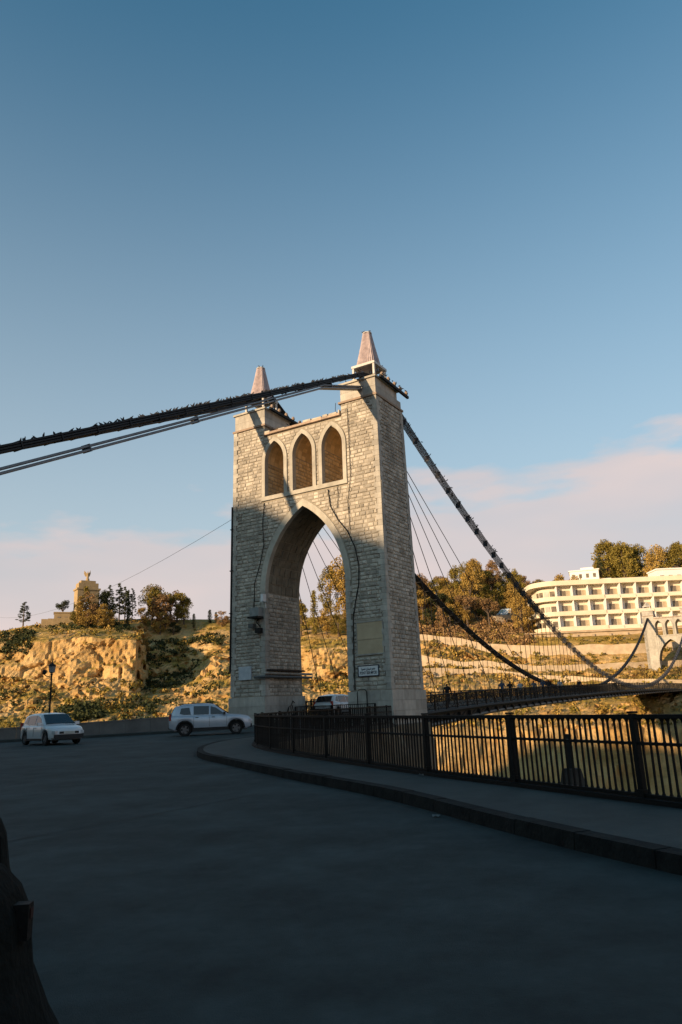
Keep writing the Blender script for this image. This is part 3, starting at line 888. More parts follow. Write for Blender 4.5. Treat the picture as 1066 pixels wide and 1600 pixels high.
sg = on_tower('name_sign', 'white two-line name sign with dark frame below the sand plaque on the right pier', 'sign', 10.02, BD * 3.6 - 0.06, 3.28)
MB().bx(0.03, 1.39, -0.05, 0.0, 0.03, 0.60).build('board', SIGNW, sg)
for b_ in ((-0.02, 1.44, -0.07, 0.0, 0.603, 0.65), (-0.02, 1.44, -0.07, 0.0, -0.02, 0.027), (-0.02, 0.027, -0.07, 0.0, 0.028, 0.602), (1.393, 1.44, -0.07, 0.0, 0.028, 0.602)):
    MB().bx(*b_).build('frame', SIGNB, sg)
def text(body, size, loc, parent, m, name='lettering', width=None, rot=(PI / 2, 0, 0), bold=0.0):
    c = bpy.data.curves.new(name, 'FONT'); c.body = body; c.size = size; c.align_x = 'CENTER'; c.align_y = 'CENTER'; c.extrude = 0.004; c.offset = bold
    o = bpy.data.objects.new(name, c); col.objects.link(o); c.materials.append(m)
    bpy.context.view_layer.update()
    wx = o.dimensions.x
    me = bpy.data.meshes.new_from_object(o.evaluated_get(bpy.context.evaluated_depsgraph_get()))
    bpy.data.objects.remove(o)
    o = inst(name, me, parent, loc, rot)
    if width and wx > 0.01: o.scale.x = width / wx
    return o
text('\uFEAA\uFEF4\uFEB4\uFEE3 \uFEF1\uFEAA\uFEF4\uFEB3 \uFEAE\uFEB4\uFE9F', 0.27, (0.70, -0.056, 0.45), sg, SIGNB, width=0.98, bold=0.004)
text("PONT SIDI M'CID", 0.24, (0.71, -0.056, 0.19), sg, SIGNB, width=1.18, bold=0.004)
bxo = on_tower('notice_board', 'pale square notice board on the left pier of the tower', 'notice board', 0.72, BD * 4 - 0.06, 3.55)
MB().bx(0, 1.05, -0.09, 0.0, 0, 0.88).build('panel', mat('faded_panel', (0.38, 0.42, 0.46), (0.5, 0.53, 0.56), 3.0, 0.6), bxo)
GREY = mat('grey_fitting', (0.10, 0.11, 0.11), (0.07, 0.075, 0.08), 5.0, 0.5)
fl = on_tower('floodlight', 'grey floodlight with bracket and small white camera beside the arch on the left pier', 'floodlight', 2.0, 0.08, 7.3)
MB().bx(0, 0.75, -0.55, -0.03, 0.35, 0.95).build('housing', mat('lamp_grey', (0.24, 0.26, 0.26), None, 3.0, 0.5), fl)
MB().bx(-0.05, 0.80, -0.75, -0.02, 0.24, 0.347).build('visor', DARK_STEEL, fl)
MB().tube([(0.35, -0.02, 0.25), (0.35, -0.25, 0.0), (0.7, -0.3, -0.35)], 0.04).build('bracket', DARK_STEEL, fl)
MB().bx(0.35, 0.75, -0.45, -0.1, -0.75, -0.42).build('lamp_head', DARK_STEEL, fl)
MB().bx(-0.25, 0.15, -0.4, -0.06, -0.35, -0.1).build('lamp_head', GREY, fl)
MB().box((1.0, -0.32, 1.55), (0.22, 0.34, 0.5)).build('camera_body', SIGNW, fl)
MB().tube([(1.0, -0.15, 1.3), (0.95, 0.0, 1.2), (0.95, 0.02, 0.9)], 0.03).build('camera_arm', SIGNW, fl)
pp = on_tower('pipe', 'pair of horizontal pipes running through the arch along the left pier', 'pipe', A0 + 0.2, 0.0, 4.15)
for k in (0, 1):
    MB().tube([(-0.9 if k else -0.02, -0.2, -0.25 - 0.22 * k), (0.02, -0.22, -0.25 - 0.22 * k), (0.06 , 0.2, -0.25 - 0.22 * k), (0.06, TD + 0.8, -0.25 - 0.22 * k)], 0.085, 8).build('pipe_run', GREY if k else ASHLAR, pp)
MB().bx(-0.12, 0.2, 0.1, 4.2, -0.1, 0.0).build('pipe_shelf', DARK_STEEL, pp)
dp = on_tower('downpipe', 'dark downpipe clipped to the left edge of the tower', 'pipe', -0.06, -0.02, 4.1)
MB().tube([(0.0 + BB * z, BD * (z + 4) - 0.06, z) for z in (0, 4, 8, 11.7)], 0.075, 8).build('pipe_run', DARK_STEEL, dp)
for z in (1, 4, 7, 10): MB().bx(BB * z - 0.12, BB * z + 0.12, BD * (z + 4) - 0.15, BD * (z + 4) + 0.1, z, z + 0.06).build('clip', DARK_STEEL, dp)
def wire(label, pts, r=0.025, nm='wire', m=None, cat='wire'):
    P = [TL(p[0], p[2] if len(p) > 2 else BD * p[1] - 0.11, p[1]) for p in pts]
    b0 = P[-1].copy(); o = MB().tube([p - b0 for p in P], r, 5).build(nm, m or DARK_STEEL, loc=b0)
    return tag(o, label, cat)
wire('thin dark wire hanging down the stones of the left pier beside the arch', [(2.9, 15.6), (2.75, 14.0), (2.85, 12.6), (2.5, 11.2), (2.05, 10.0), (2.0, 8.3)], 0.03)
wire('dark wire following the right curve of the arch and dropping down the right pier', [(8.2, 15.6), (8.35, 14.4), (8.9, 13.4), (9.6, 12.5), (10.1, 11.4), (10.35, 10.2), (10.3, 9.0), (10.0, 7.8), (9.8, 6.9), (9.75, 4.5), (9.75, 2.5)], 0.035)
wire('faint wire running from the sill of the right opening down to the arch top', [(8.9, 15.9), (9.0, 15.0), (8.85, 14.2)], 0.02)
wire('straight thin wire down the wall right of the three openings', [(9.9, 21.0), (9.95, 18.6), (9.98, 16.2), (9.7, 14.5), (9.8, 12.6)], 0.02)
wire('thin loose wire hanging from the cable beam in the gap between the pylons', [(8.55, 22.0, 1.0), (8.5, 21.4, 1.0), (8.6, 20.9, 1.0)], 0.02)
pf = on_tower('pipe_hoop', 'thin black pipe hoop against the base of the right pier', 'pipe hoop', 10.0, -0.25, 0.45)
MB().tube([(0, 0, 0), (0, 0, 1.9), (0.12, 0, 2.05), (0.55, 0, 2.05), (0.66, 0, 1.9), (0.66, 0, 0)], 0.03, 6).build('hoop', DARK_STEEL, pf)
# small graffiti drawing on the reveal: dark strokes on the plinth of the left jamb
gr = on_tower('graffiti', 'dark scrawled graffiti on the inner plinth of the left pier', 'graffiti', A0 + 0.112, 2.2, 1.2)
for k, pts in enumerate([[(0, 0), (0.3, 0.5), (0.55, 0.55), (0.8, 0.9)], [(0.3, 0.5), (0.2, 0.0)], [(0.55, 0.5), (0.6, 0.0)], [(0.7, 0.6), (0.9, 0.05)], [(0.8, 0.9), (1.0, 0.75)]]):
    MB().tube([(0, p[0], p[1]) for p in pts], 0.03, 4).build('stroke', DARK_STEEL, gr)

# ------------------------------------------------------------------ deck
def zd(d):                      # top of the roadway
    pts = [(-6, 0.38), (0, 0.75), (8, 1.0), (20, 1.38), (35, 1.7), (52, 1.98), (69, 2.3), (100, 2.55), (136, 2.72), (166, 2.75), (180, 2.8)]
    for (a0, b0), (a1, b1) in zip(pts[:-1], pts[1:]):
        if d <= a1: return b0 + (b1 - b0) * (d - a0) / (a1 - a0)
    return 2.8
ramp_ = MB()
ds = [-5.5, -3, -1, 1, 3, 4.9]
vs = []; fs = []
for d in ds: vs += [(A0 + 0.12, d, zd(d) if d > -5 else gz(TL(6, d).y) - 0.02), (A1 - 0.12, d, zd(d) if d > -5 else gz(TL(6, d).y) - 0.02)]
for i in range(len(ds) - 1): fs.append((2 * i, 2 * i + 1, 2 * i + 3, 2 * i + 2))
tag(ramp_.add(vs, fs).build('bridge_approach', ASPHALT, loc=(FLp.x, FLp.y, 0), rz=-B, recalc=False), kind='structure')

dk = thing('bridge_deck', 'long dark suspension bridge deck crossing the gorge from the tower towards the right', 'bridge deck', TL(0, 5, 0), -B)
S0, S1 = 1.3, 10.9
dd = [5 + 2.0 * i for i in range(82)]
def zb(d):                      # lower chord
    pts = [(5, -0.15), (10, 0.05), (20, 0.62), (35, 1.0), (52, 1.33), (100, 1.9), (134, 2.25), (180, 2.3)]
    for (a0, b0), (a1, b1) in zip(pts[:-1], pts[1:]):
        if d <= a1: return b0 + (b1 - b0) * (d - a0) / (a1 - a0)
    return 2.3
vs = []; fs = []
for d in dd:
    for z in (zd(d) - 0.28, zd(d)):
        vs += [(S0, d - 5, z), (S1, d - 5, z)]
for i in range(len(dd) - 1):
    b_ = 4 * i
    fs += [(b_, b_ + 4, b_ + 5, b_ + 1), (b_ + 2, b_ + 3, b_ + 7, b_ + 6), (b_, b_ + 2, b_ + 6, b_ + 4), (b_ + 1, b_ + 5, b_ + 7, b_ + 3)]
MB().add(vs, fs).build('roadway', ASPHALT, dk)
for s_ in (S0, S1):
    MB().tube([(s_, d - 5, zb(d) + 0.14) for d in dd], 0.14, 8).build('lower_chord', mat('chord_paint', (0.10, 0.095, 0.085), (0.07, 0.065, 0.06), 2.0, 0.5), dk)
    MB().tube([(s_, d - 5, zd(d) - 0.1) for d in dd], 0.16, 6).build('upper_chord', DARK_STEEL, dk)
    w = MB()
    for i in range(len(dd) - 1):
        d0, d1 = dd[i], dd[i + 1]
        w.beam((s_, d0 - 5, zb(d0) + 0.1), (s_, d0 - 5, zd(d0) - 0.1), 0.12, 0.12)
        if zd(d0) - zb(d0) > 0.5: w.beam((s_, d0 - 5, zb(d0) + 0.1), (s_, d1 - 5, zd(d1) - 0.1), 0.08, 0.08)
    tag(w.build('truss_bars', DARK_STEEL, dk), kind='stuff')
    # web plate
    vs = []; fs = []
    for d in dd: vs += [(s_ - 0.03, d - 5, zb(d) + 0.25), (s_ - 0.03, d - 5, zd(d) - 0.2)]
    for i in range(len(dd) - 1): fs.append((2 * i, 2 * i + 1, 2 * i + 3, 2 * i + 2))
    MB().add(vs, fs).build('web_plate', DARK_STEEL, dk, recalc=False)
cb = MB()
for d in dd: cb.beam((S0 - 0.2, d - 5, zd(d) - 0.45), (S1 + 0.2, d - 5, zd(d) - 0.45), 0.2, 0.34)
tag(cb.build('cross_beams', DARK_STEEL, dk), kind='stuff')
for s_ in (S0 + 0.05, S1 - 0.05):
    MB().tube([(s_, d - 5, zd(d) + 1.08) for d in dd], 0.05, 6).build('top_rail', DARK_STEEL, dk)
    MB().tube([(s_, d - 5, zd(d) + 0.80) for d in dd], 0.025, 5).build('middle_rail', DARK_STEEL, dk)
    MB().tube([(s_, d - 5, zd(d) + 0.12) for d in dd], 0.03, 5).build('bottom_rail', DARK_STEEL, dk)
    post = MB().bx(-0.05, 0.05, -0.05, 0.05, 0, 1.12).mesh('railing_post', DARK_STEEL)
    rn = 0
    for d in dd: inst('railing_post', post, dk, (s_, d - 5, zd(d)))
    bars = MB(); d = 5.15
    lat = MB()
    while d < 160:
        st_ = 0.16 if d < 70 else 0.3
        bars.box((s_, d - 5, zd(d) + 0.6), (0.028, 0.028 if d < 70 else 0.05, 0.95))
        d += st_
    for i in range(0, 35):
        d0 = dd[i]
        for q in range(2):
            da, db = d0 + q, d0 + q + 1
            lat.beam((s_ + 0.02, da - 5, zd(da) + 0.14), (s_ + 0.02, db - 5, zd(db) + 0.8), 0.03, 0.03)
            lat.beam((s_ + 0.02, db - 5, zd(db) + 0.14), (s_ + 0.02, da - 5, zd(da) + 0.8), 0.03, 0.03)
    tag(bars.build('railing_bars', DARK_STEEL, dk), kind='stuff')
    tag(lat.build('railing_lattice', DARK_STEEL, dk), kind='stuff')
# inner kerbs between roadway and footways
for s_ in (3.2, 9.0):
    MB().add([(s_ - 0.1, d - 5, zd(d) + h_) for d in dd for h_ in (0.0, 0.16)] , [(2 * i, 2 * i + 1, 2 * i + 3, 2 * i + 2) for i in range(len(dd) - 1)]).build('kerb', ASHLAR, dk, recalc=False)

# ------------------------------------------------------------------ cables
DM, KK, ZMIN = 84.7, 0.00280, 2.95
def zc(d, zt=23.0):
    k = (zt - ZMIN) / (DM - 4.5) ** 2 if d < DM else KK
    return ZMIN + k * (d - DM) ** 2
cable_pts = []       # perches for birds: (world point, heading)
def bundle(name, label, cat, fn, ds_, cols_, rows_, sp, r, m, s_c, clamp_step, group=None, spz=None, perch=None):
    """fn(d) -> z of the bundle centre; strands run side by side and are held by clamps"""
    spz = spz or sp
    b0 = TL(s_c, ds_[0], fn(ds_[0])); t = thing(name, label, cat, b0, -B, group)
    d0, z0 = ds_[0], fn(ds_[0])
    for c_ in range(cols_):
        for r_ in range(rows_):
            dx = (c_ - (cols_ - 1) / 2) * sp; dz = (r_ - (rows_ - 1) / 2) * spz
            MB().tube([(dx, d - d0, fn(d) - z0 + dz) for d in ds_], r, 5).build('strand', m, t)
    L = abs(ds_[-1] - ds_[0]); n = int(L / clamp_step)
    cm = MB().box((0, 0, 0), ((cols_ - 1) * sp + 2 * r + 0.03, 0.05, (rows_ - 1) * spz + 2 * r + 0.03)).mesh('clamp', m)
    for i in range(1, n):
        d = ds_[0] + (ds_[-1] - ds_[0]) * i / n
        s2 = (fn(d + 0.1) - fn(d - 0.1)) / 0.2
        inst('clamp', cm, t, (0, d - d0, fn(d) - z0), (math.atan(s2), 0, 0))
    return t
main_d = [3.0 + 0.0 * i for i in range(0)] + [3.0 + 3.24 * i for i in range(51)]
mc1 = bundle('suspension_cable', 'dark suspension cable sweeping down to the right from the right spire of the tower', 'cable', lambda d: zc(d, 23.0), main_d, 2, 5, 0.30, 0.028, CABLE_MID, 10.9, 1.9, 'suspension cables of the bridge', 0.125)
mc2 = bundle('suspension_cable', 'thicker dark suspension cable hanging behind the tower, the lower of the two beyond it', 'cable', lambda d: zc(d, 24.3), main_d, 4, 4, 0.12, 0.045, CABLE, 1.4, 1.9, 'suspension cables of the bridge')
back_d = [3.0, 0.5, -4.5, -12, -20, -28, -36, -46]
def lin2(z0, d0, z1, d1): return lambda d: z0 + (z1 - z0) * (d - d0) / (d1 - d0)
def hinge(f, f2):  return lambda d: min(f(d), f2(d))
b1 = bundle('back_stay', 'thick dark upper anchor cable running from the right spire to the left picture edge', 'cable', hinge(lambda d: zc(max(d, 3), 23.0) + 0.1, lin2(23.3, 0.5, 10.5, -25.4)), back_d, 5, 3, 0.10, 0.048, CABLE, 10.9, 1.6, 'anchor cables of the bridge', 0.105)
b2 = bundle('back_stay', 'thin paler anchor cable slung under the thick dark one from the right spire', 'cable', hinge(lambda d: 22.3, lin2(21.95, -1.8, 9.7, -25.4)), [2.4, 0.5] + back_d[2:], 3, 2, 0.17, 0.055, CABLE_PALE, 10.9, 6.0, 'anchor cables of the bridge')
b3 = bundle('back_stay', 'dark anchor cable running from the left spire out to the left, behind the thick one', 'cable', hinge(lambda d: zc(max(d, 3), 24.3) - 0.4, lin2(23.7, 0.5, 14.35, -19.2)), back_d, 5, 3, 0.12, 0.055, CABLE, 1.4, 1.6, 'anchor cables of the bridge')
# anchor blocks out of the frame where the cables come down
for s_, d in ((10.9, -47), (1.4, -47)):
    p_ = TL(s_, d)
    a_ = thing('anchor_block', 'stone anchor block left of the road where the %s cables come down' % ('near' if s_ > 5 else 'far'), 'anchor block', (p_.x, p_.y, gz(p_.y)), -B)
    MB().hexa([(-1.4, -2, -0.2), (1.4, -2, -0.2), (1.4, 2.4, -0.2), (-1.4, 2.4, -0.2), (-1.2, -1.8, 1.9), (1.2, -1.8, 1.9), (1.2, 1.4, 1.2), (-1.2, 1.4, 1.2)]).build('block', ASHLAR, a_)
    MB().beam((0, 2.2, 1.3), (0, -0.6, 0.3), 0.7, 0.7).build('cable_socket', DARK_STEEL, a_)
# hangers: thin rods every two metres on both sides
hm_ = {}
n_h = 0
for s_c, zt, word in ((10.9, 23.0, 'right'), (1.4, 24.3, 'left')):
    side_ = thing('hanger_row', 'thin vertical hanger rods between the %s and the deck' % ('right suspension cable' if s_c > 5 else 'cable behind the tower'), 'hangers', TL(s_c, 29, zd(29)), -B)
    d = 29.0
    while d < 160:
        z1 = zc(d, zt) - 0.1; z0 = zd(d) - 0.2
        if z1 - z0 > 0.9:
            MB().tube([(0, d - 29, z0 - zd(29)), (0, d - 29, z1 - zd(29))], 0.027, 4, False).build('hanger', CABLE, side_)
        d += 1.5
# oblique stays fanning from the back of each pylon
STAY_D = [(9.5, 16.6), (12.6, 17.6), (16.5, 18.4), (21.5, 19.0), (27.0, 19.4), (33.0, 19.7)]
for s_c, word in ((10.9, 'right'), (1.4, 'left')):
    for k, (d1, z0) in enumerate(STAY_D):
        a0_ = TL(s_c, 4.15, z0); a1_ = TL(s_c, d1, zd(d1) - 0.1)
        ordw = ['steepest', 'second steepest', 'third steepest', 'third flattest', 'second flattest', 'flattest'][k]
        o = MB().tube([(0, 0, 0), tuple(a0_ - a1_)], 0.028, 5).build('stay_wire', CABLE, loc=a1_)
        tag(o, '%s of the thin stay wires fanning from the %s pylon down to the deck' % (ordw, word), 'stay wire', 'stay wires of the bridge')
        mid = (a0_ - a1_) * 0.42
    # coupling where they gather
# thin far wire across the left sky
pA, pB = TL(0.0, 0.3, 15.0), Vector((-100, 190, 33.0))
P = [pA.lerp(pB, i / 24) + Vector((0, 0, -4 * 6.0 * (i / 24) * (1 - i / 24))) for i in range(25)]
tag(MB().tube([p_ - pA for p_ in P], 0.016, 4).build('overhead_wire', CABLE_PALE, loc=pA), 'single thin overhead wire sagging across the sky left of the tower', 'wire')
# ------------------------------------------------------------------ fence along the gorge
def smooth_z(y): return gz(y) + 0.15
fo_ = thing('iron_fence', 'long black iron fence with square posts curving along the pavement beside the gorge', 'fence', (fence_path[0].x, fence_path[0].y, smooth_z(fence_path[0].y)))
fo_.scale = (1, 1, 0.93)
f0 = Vector((fence_path[0].x, fence_path[0].y, smooth_z(fence_path[0].y)))
fpts = resample(fence_path, 0.102)
# bar with flared feet and head so that the gaps end in little round arches
def bar_mesh(hh=1.02):
    m = MB(); w = 0.0105; prof = [(0.10, 0.042), (0.115, 0.022), (0.145, w), (0.685, w), (0.70, 0.02), (0.715, 0.028), (0.73, 0.02), (0.745, w), (hh - 0.045, w), (hh - 0.015, 0.022), (hh, 0.042)]
    vs = []; fs = []
    for z, r in prof: vs += [(-r, -0.011, z), (r, -0.011, z), (r, 0.011, z), (-r, 0.011, z)]
    for i in range(len(prof) - 1):
        for k in range(4): fs.append((4 * i + k, 4 * i + (k + 1) % 4, 4 * i + 4 + (k + 1) % 4, 4 * i + 4 + k))
    return m.add(vs, fs).mesh('fence_bar', FENCE)
BAR = bar_mesh()
post_m = MB().bx(-0.036, 0.036, -0.036, 0.036, 0.0, 1.08).bx(-0.045, 0.045, -0.045, 0.045, 1.083, 1.11).bx(-0.05, 0.05, -0.05, 0.05, -0.02, 0.16).mesh('fence_post', FENCE)
post_ph = min(range(len(fpts)), key=lambda i: (fpts[i] - Vector((2.35, 11.34))).length) % 23
posts_at = set(); n_b = 0; rest = MB()
for i, p_ in enumerate(fpts):
    t = (fpts[min(i + 1, len(fpts) - 1)] - fpts[max(i - 1, 0)]).normalized()
    rz = math.atan2(t.y, t.x)
    z = smooth_z(p_.y)
    loc = Vector((p_.x, p_.y, z)) - f0
    if i % 23 == post_ph:
        inst('fence_post', post_m, fo_, loc, (0, 0, rz)); continue
    if p_.y < 5.5: far = True
    else: far = False
    if not far and n_b < 300:
        inst('fence_bar', BAR, fo_, loc, (random.uniform(-.012, .012), random.uniform(-.012, .012), rz)); n_b += 1
    else:
        rot = Matrix.Rotation(rz, 3, 'Z')
        vsb = [rot @ v.co + loc for v in BAR.vertices]
        rest.add(vsb, [tuple(f.vertices) for f in BAR.polygons])
tag(rest.build('fence_bars', FENCE, fo_), kind='stuff')
def rail(path, z, w, h, name, parent, org):
    vs = []; fs = []
    for i, p_ in enumerate(path):
        t = (path[min(i + 1, len(path) - 1)] - path[max(i - 1, 0)]).normalized(); o = Vector((t.y, -t.x))
        for a_, b_ in ((-1, -1), (1, -1), (1, 1), (-1, 1)):
            q = p_ + o * w / 2 * a_
            vs.append(Vector((q.x, q.y, smooth_z(p_.y) + z + h / 2 * b_)) - org)
    for i in range(len(path) - 1):
        for k in range(4): fs.append((4 * i + k, 4 * i + (k + 1) % 4, 4 * i + 4 + (k + 1) % 4, 4 * i + 4 + k))
    return MB().add(vs, fs).build(name, FENCE, parent)
fr = resample(fence_path, 0.5)
rail(fr, 1.045, 0.07, 0.05, 'top_rail', fo_, f0)
rail(fr, 0.715, 0.045, 0.035, 'middle_rail', fo_, f0)
rail(fr, 0.095, 0.05, 0.04, 'bottom_rail', fo_, f0)
rail(fr, 0.02, 0.22, 0.10, 'kerb_base', fo_, f0)

def short_fence(name, label, a, b, z, n_bar, post=True, h=1.05):
    a, b = Vector(a), Vector(b); t = (b - a); L = t.length; rz = math.atan2(t.y, t.x)
    r = thing(name, label, 'railing', (a.x, a.y, z), rz)
    for x in ([0, L] if L < 3 else [0, L / 2, L]):
        MB().bx(x - 0.05, x + 0.05, -0.05, 0.05, 0, h + 0.04).build('railing_post', FENCE, r)
    MB().bx(-0.05, L + 0.05, -0.03, 0.03, h + 0.042, h + 0.09).build('top_rail', FENCE, r)
    MB().bx(0.05, L - 0.05, -0.02, 0.02, 0.08, 0.12).build('bottom_rail', FENCE, r)
    bm_ = MB().bx(-0.014, 0.014, -0.014, 0.014, 0.12, h + 0.042).mesh('railing_bar', FENCE)
    for i in range(n_bar):
        inst('railing_bar', bm_, r, (L * (i + 0.5) / n_bar, 0, 0))
    return r
q0, q1 = TL(8.9, -1.4), TL(11.6, -1.0)
short_fence('guard_railing', 'short black guard railing in front of the right pier of the tower', (q0.x, q0.y), (q1.x, q1.y), gz(43) + 0.15, 22)
q0, q1 = TL(8.9, -5.2), TL(8.9, -1.5)
short_fence('guard_railing', 'low black railing between the bridge road and the fence, leading to the right pier', (q0.x, q0.y), (q1.x, q1.y), gz(41) + 0.15, 28)
q0, q1 = TL(A0 + 0.35, 4.9), TL(A0 + 0.35, 16.0)
short_fence('guard_railing', 'dark railing on the left side of the bridge road seen through the arch', (q0.x, q0.y), (q1.x, q1.y), 1.05, 60)

# ------------------------------------------------------------------ vehicles
GLASS = mat('car_glass', (0.012, 0.014, 0.016), (0.02, 0.022, 0.024), 2.0, 0.06, spec=0.8)
TYRE = mat('tyre_rubber', (0.014, 0.014, 0.014), None, 8.0, 0.85)
RIM = mat('wheel_rim', (0.22, 0.22, 0.23), (0.14, 0.14, 0.15), 8.0, 0.35, metal=0.6)
PLASTIC = mat('dark_plastic', (0.022, 0.022, 0.024), None, 6.0, 0.6)
WHITEP = mat('white_car_paint', (0.62, 0.64, 0.66), (0.56, 0.58, 0.60), 1.5, 0.3, coat=0.6, spec=0.5)
SILVERP = mat('silver_car_paint', (0.50, 0.54, 0.60), (0.42, 0.46, 0.52), 1.5, 0.3, metal=0.25, coat=0.6, spec=0.5)
CREAMP = mat('pale_car_paint', (0.45, 0.42, 0.38), (0.38, 0.36, 0.33), 1.5, 0.3, coat=0.5, spec=0.5)
LAMPG = mat('headlamp_glass', (0.55, 0.58, 0.60), (0.4, 0.42, 0.45), 6.0, 0.12, spec=0.8)
REDL = mat('tail_lamp', (0.35, 0.02, 0.015), None, 6.0, 0.2, spec=0.7)
PLATE = mat('number_plate', (0.55, 0.55, 0.5), None, 6.0, 0.5)

def make_car(name, label, cat, loc, rz, S, paint):
    t = thing(name, label, cat, loc, rz)
    L, Wd, H_ = S['L'], S['W'], S['H']
    hw = Wd / 2
    wr = S['wr']; axf, axr = S['axf'], S['axr']     # wheel positions along x (0 = rear, L = front)
    cl = S['clear']
    ar = wr + 0.07
    def zbot(x):
        z = cl + 0.02
        if x < 0.25: z = cl + 0.16 - 0.5 * x
        if x > L - 0.25: z = cl + 0.04 + 0.4 * (x - L + 0.25)
        for ax in (axr, axf):
            d = abs(x - ax)
            if d < ar: z = max(z, wr + math.sqrt(max(ar * ar - d * d, 0)) * 1.0)
        return z
    def lerp(tb, x):
        for (a0, b0), (a1, b1) in zip(tb[:-1], tb[1:]):
            if x <= a1: return b0 + (b1 - b0) * (x - a0) / max(a1 - a0, 1e-6)
        return tb[-1][1]
    xs = sorted({round(x, 3) for x in [i * L / 30 for i in range(31)] + [ax + ar * k for ax in (axr, axf) for k in (-1.0, -.97, -.85, -.6, -.3, 0, .3, .6, .85, .97, 1.0)] + [0.04, 0.12, L - 0.04, L - 0.12]})
    xs = [x for x in xs if 0 <= x <= L]
    vs = []; fs = []; n = 0
    for x in xs:
        zt = lerp(S['belt'], x); zb_ = zbot(x)
        e = min(x, L - x)
        w = hw * (lerp(S['plan'], x))
        sec = [(0, zb_ ), (w * 0.86, zb_), (w * 0.97, zb_ + 0.02), (w, zb_ + 0.10 * (zt - zb_)), (w * 1.0, zb_ + 0.55 * (zt - zb_)), (w * 0.985, zt - 0.10), (w * 0.94, zt - 0.03), (w * 0.80, zt + 0.005), (0, zt + 0.03)]
        ring = [(x, y, z) for y, z in sec] + [(x, -y, z) for y, z in reversed(sec[1:-1])]
        vs += ring; n = len(ring)
    for i in range(len(xs) - 1):
        for k in range(n):
            k2 = (k + 1) % n
            fs.append((i * n + k, i * n + k2, (i + 1) * n + k2, (i + 1) * n + k))
    fs.append(tuple(range(n))); fs.append(tuple((len(xs) - 1) * n + k for k in range(n)))
    vs = [(x - L / 2, y, z) for x, y, z in vs]
    body = MB().add(vs, fs).build('body', paint, t, smooth=True)
    for e in body.data.polygons:
        pass
    # greenhouse
    g = S['roof']       # (x, z_roof) polyline from tailgate foot to windscreen foot; ends lie on the belt
    def gsec(x, z):
        zb2 = lerp(S['belt'], x); w = hw * lerp(S['plan'], x)
        f_ = (z - zb2) / (H_ - zb2 + 0.001)
        wt = w * (0.93 - 0.15 * f_)
        return zb2, w * 0.93, wt
    gx = []
    x0, x1 = g[0][0], g[-1][0]
    k = 0
    xx = sorted({round(x0 + (x1 - x0) * i / 22, 3) for i in range(23)} | {p[0] for p in g})
    vs = []; fs = []
    for x in xx:
        z = lerp(g, x); zb2, wb, wt = gsec(x, z)
        sec = [(wb, zb2 - 0.02), (wt + 0.012, max(zb2 - 0.015, z - 0.10)), (wt - 0.03, z - 0.03), (wt * 0.8, z), (0, z + 0.02)]
        ring = [(x - L / 2, y, zz) for y, zz in sec] + [(x - L / 2, -y, zz) for y, zz in reversed(sec[:-1])]
        vs += ring; m_ = len(ring)
    for i in range(len(xx) - 1):
        for k in range(m_ - 1):
            fs.append((i * m_ + k, i * m_ + k + 1, (i + 1) * m_ + k + 1, (i + 1) * m_ + k))
    MB().add(vs, fs).build('cabin', paint, t, smooth=True)
    # side glass: polygons in (x, height fraction)
    for sgn in (-1, 1):
        for poly_ in S['glass']:
            vv = []
            for (x, f_) in poly_:
                zr = lerp(g, x); zb2, wb, wt = gsec(x, zr)
                zl, zh = zb2 + 0.01, zr - 0.10
                z = zl + (zh - zl) * f_
                y = wb + (wt + 0.012 - wb) * ((z - (zb2 - 0.02)) / max(zr - 0.10 - zb2 + 0.02, 0.01)) + 0.012
                vv.append((x - L / 2, sgn * y, z))
            vb = [(a_, b_ - sgn * 0.03, c_) for a_, b_, c_ in vv]
            k = len(vv)
            MB().add(vv + vb, [tuple(range(k))] + [(i, (i + 1) % k, k + (i + 1) % k, k + i) for i in range(k)]).build('side_window', GLASS, t)
    def screen(xa, xb, nm):
        za, zb_ = lerp(g, xa), lerp(g, xb)
        _, wa, wta = gsec(xa, za); _, wb, wtb = gsec(xb, zb_)
        nrm = Vector((zb_ - za, 0, -(xb - xa))).normalized()
        if nrm.z < 0: nrm = -nrm
        def pt(x, z, y): return (x - L / 2 + nrm.x * 0.022, y, z + nrm.z * 0.022 + 0.012)
        fa, fb = 0.06, 0.93
        pa = (xa + (xb - xa) * fa, za + (zb_ - za) * fa); pb = (xa + (xb - xa) * fb, za + (zb_ - za) * fb)
        wlo = (wta) * 0.90; whi = (wtb) * 0.86
        if nm == 'windscreen': pass
        vv = [pt(*pa, -wlo), pt(*pa, wlo), pt(*pb, whi), pt(*pb, -whi)]
        vb = [(a_ - nrm.x * 0.05, b_, c_ - nrm.z * 0.05) for a_, b_, c_ in vv]
        MB().add(vv + vb, [(0, 1, 2, 3)] + [(i, (i + 1) % 4, 4 + (i + 1) % 4, 4 + i) for i in range(4)]).build(nm, GLASS, t)
    screen(g[-1][0], g[-2][0], 'windscreen'); screen(g[0][0], g[1][0], 'rear_window')
    # wheels
    ty = MB(); prof = [(wr * 0.62, -0.09), (wr * 0.93, -0.10), (wr, -0.07), (wr, 0.07), (wr * 0.93, 0.10), (wr * 0.62, 0.09)]
    vs = []; fs = []; nn_ = 20
    for r_, y in prof:
        for k in range(nn_): a_ = 2 * PI * k / nn_; vs.append((r_ * math.cos(a_), y, r_ * math.sin(a_)))
    for i in range(len(prof) - 1):
        for k in range(nn_): fs.append((i * nn_ + k, i * nn_ + (k + 1) % nn_, (i + 1) * nn_ + (k + 1) % nn_, (i + 1) * nn_ + k))
    tym = ty.add(vs, fs).mesh('tyre', TYRE)
    rm = MB()
    rm.tube([(0, -0.07, 0), (0, 0.07, 0)], wr * 0.20, 10)
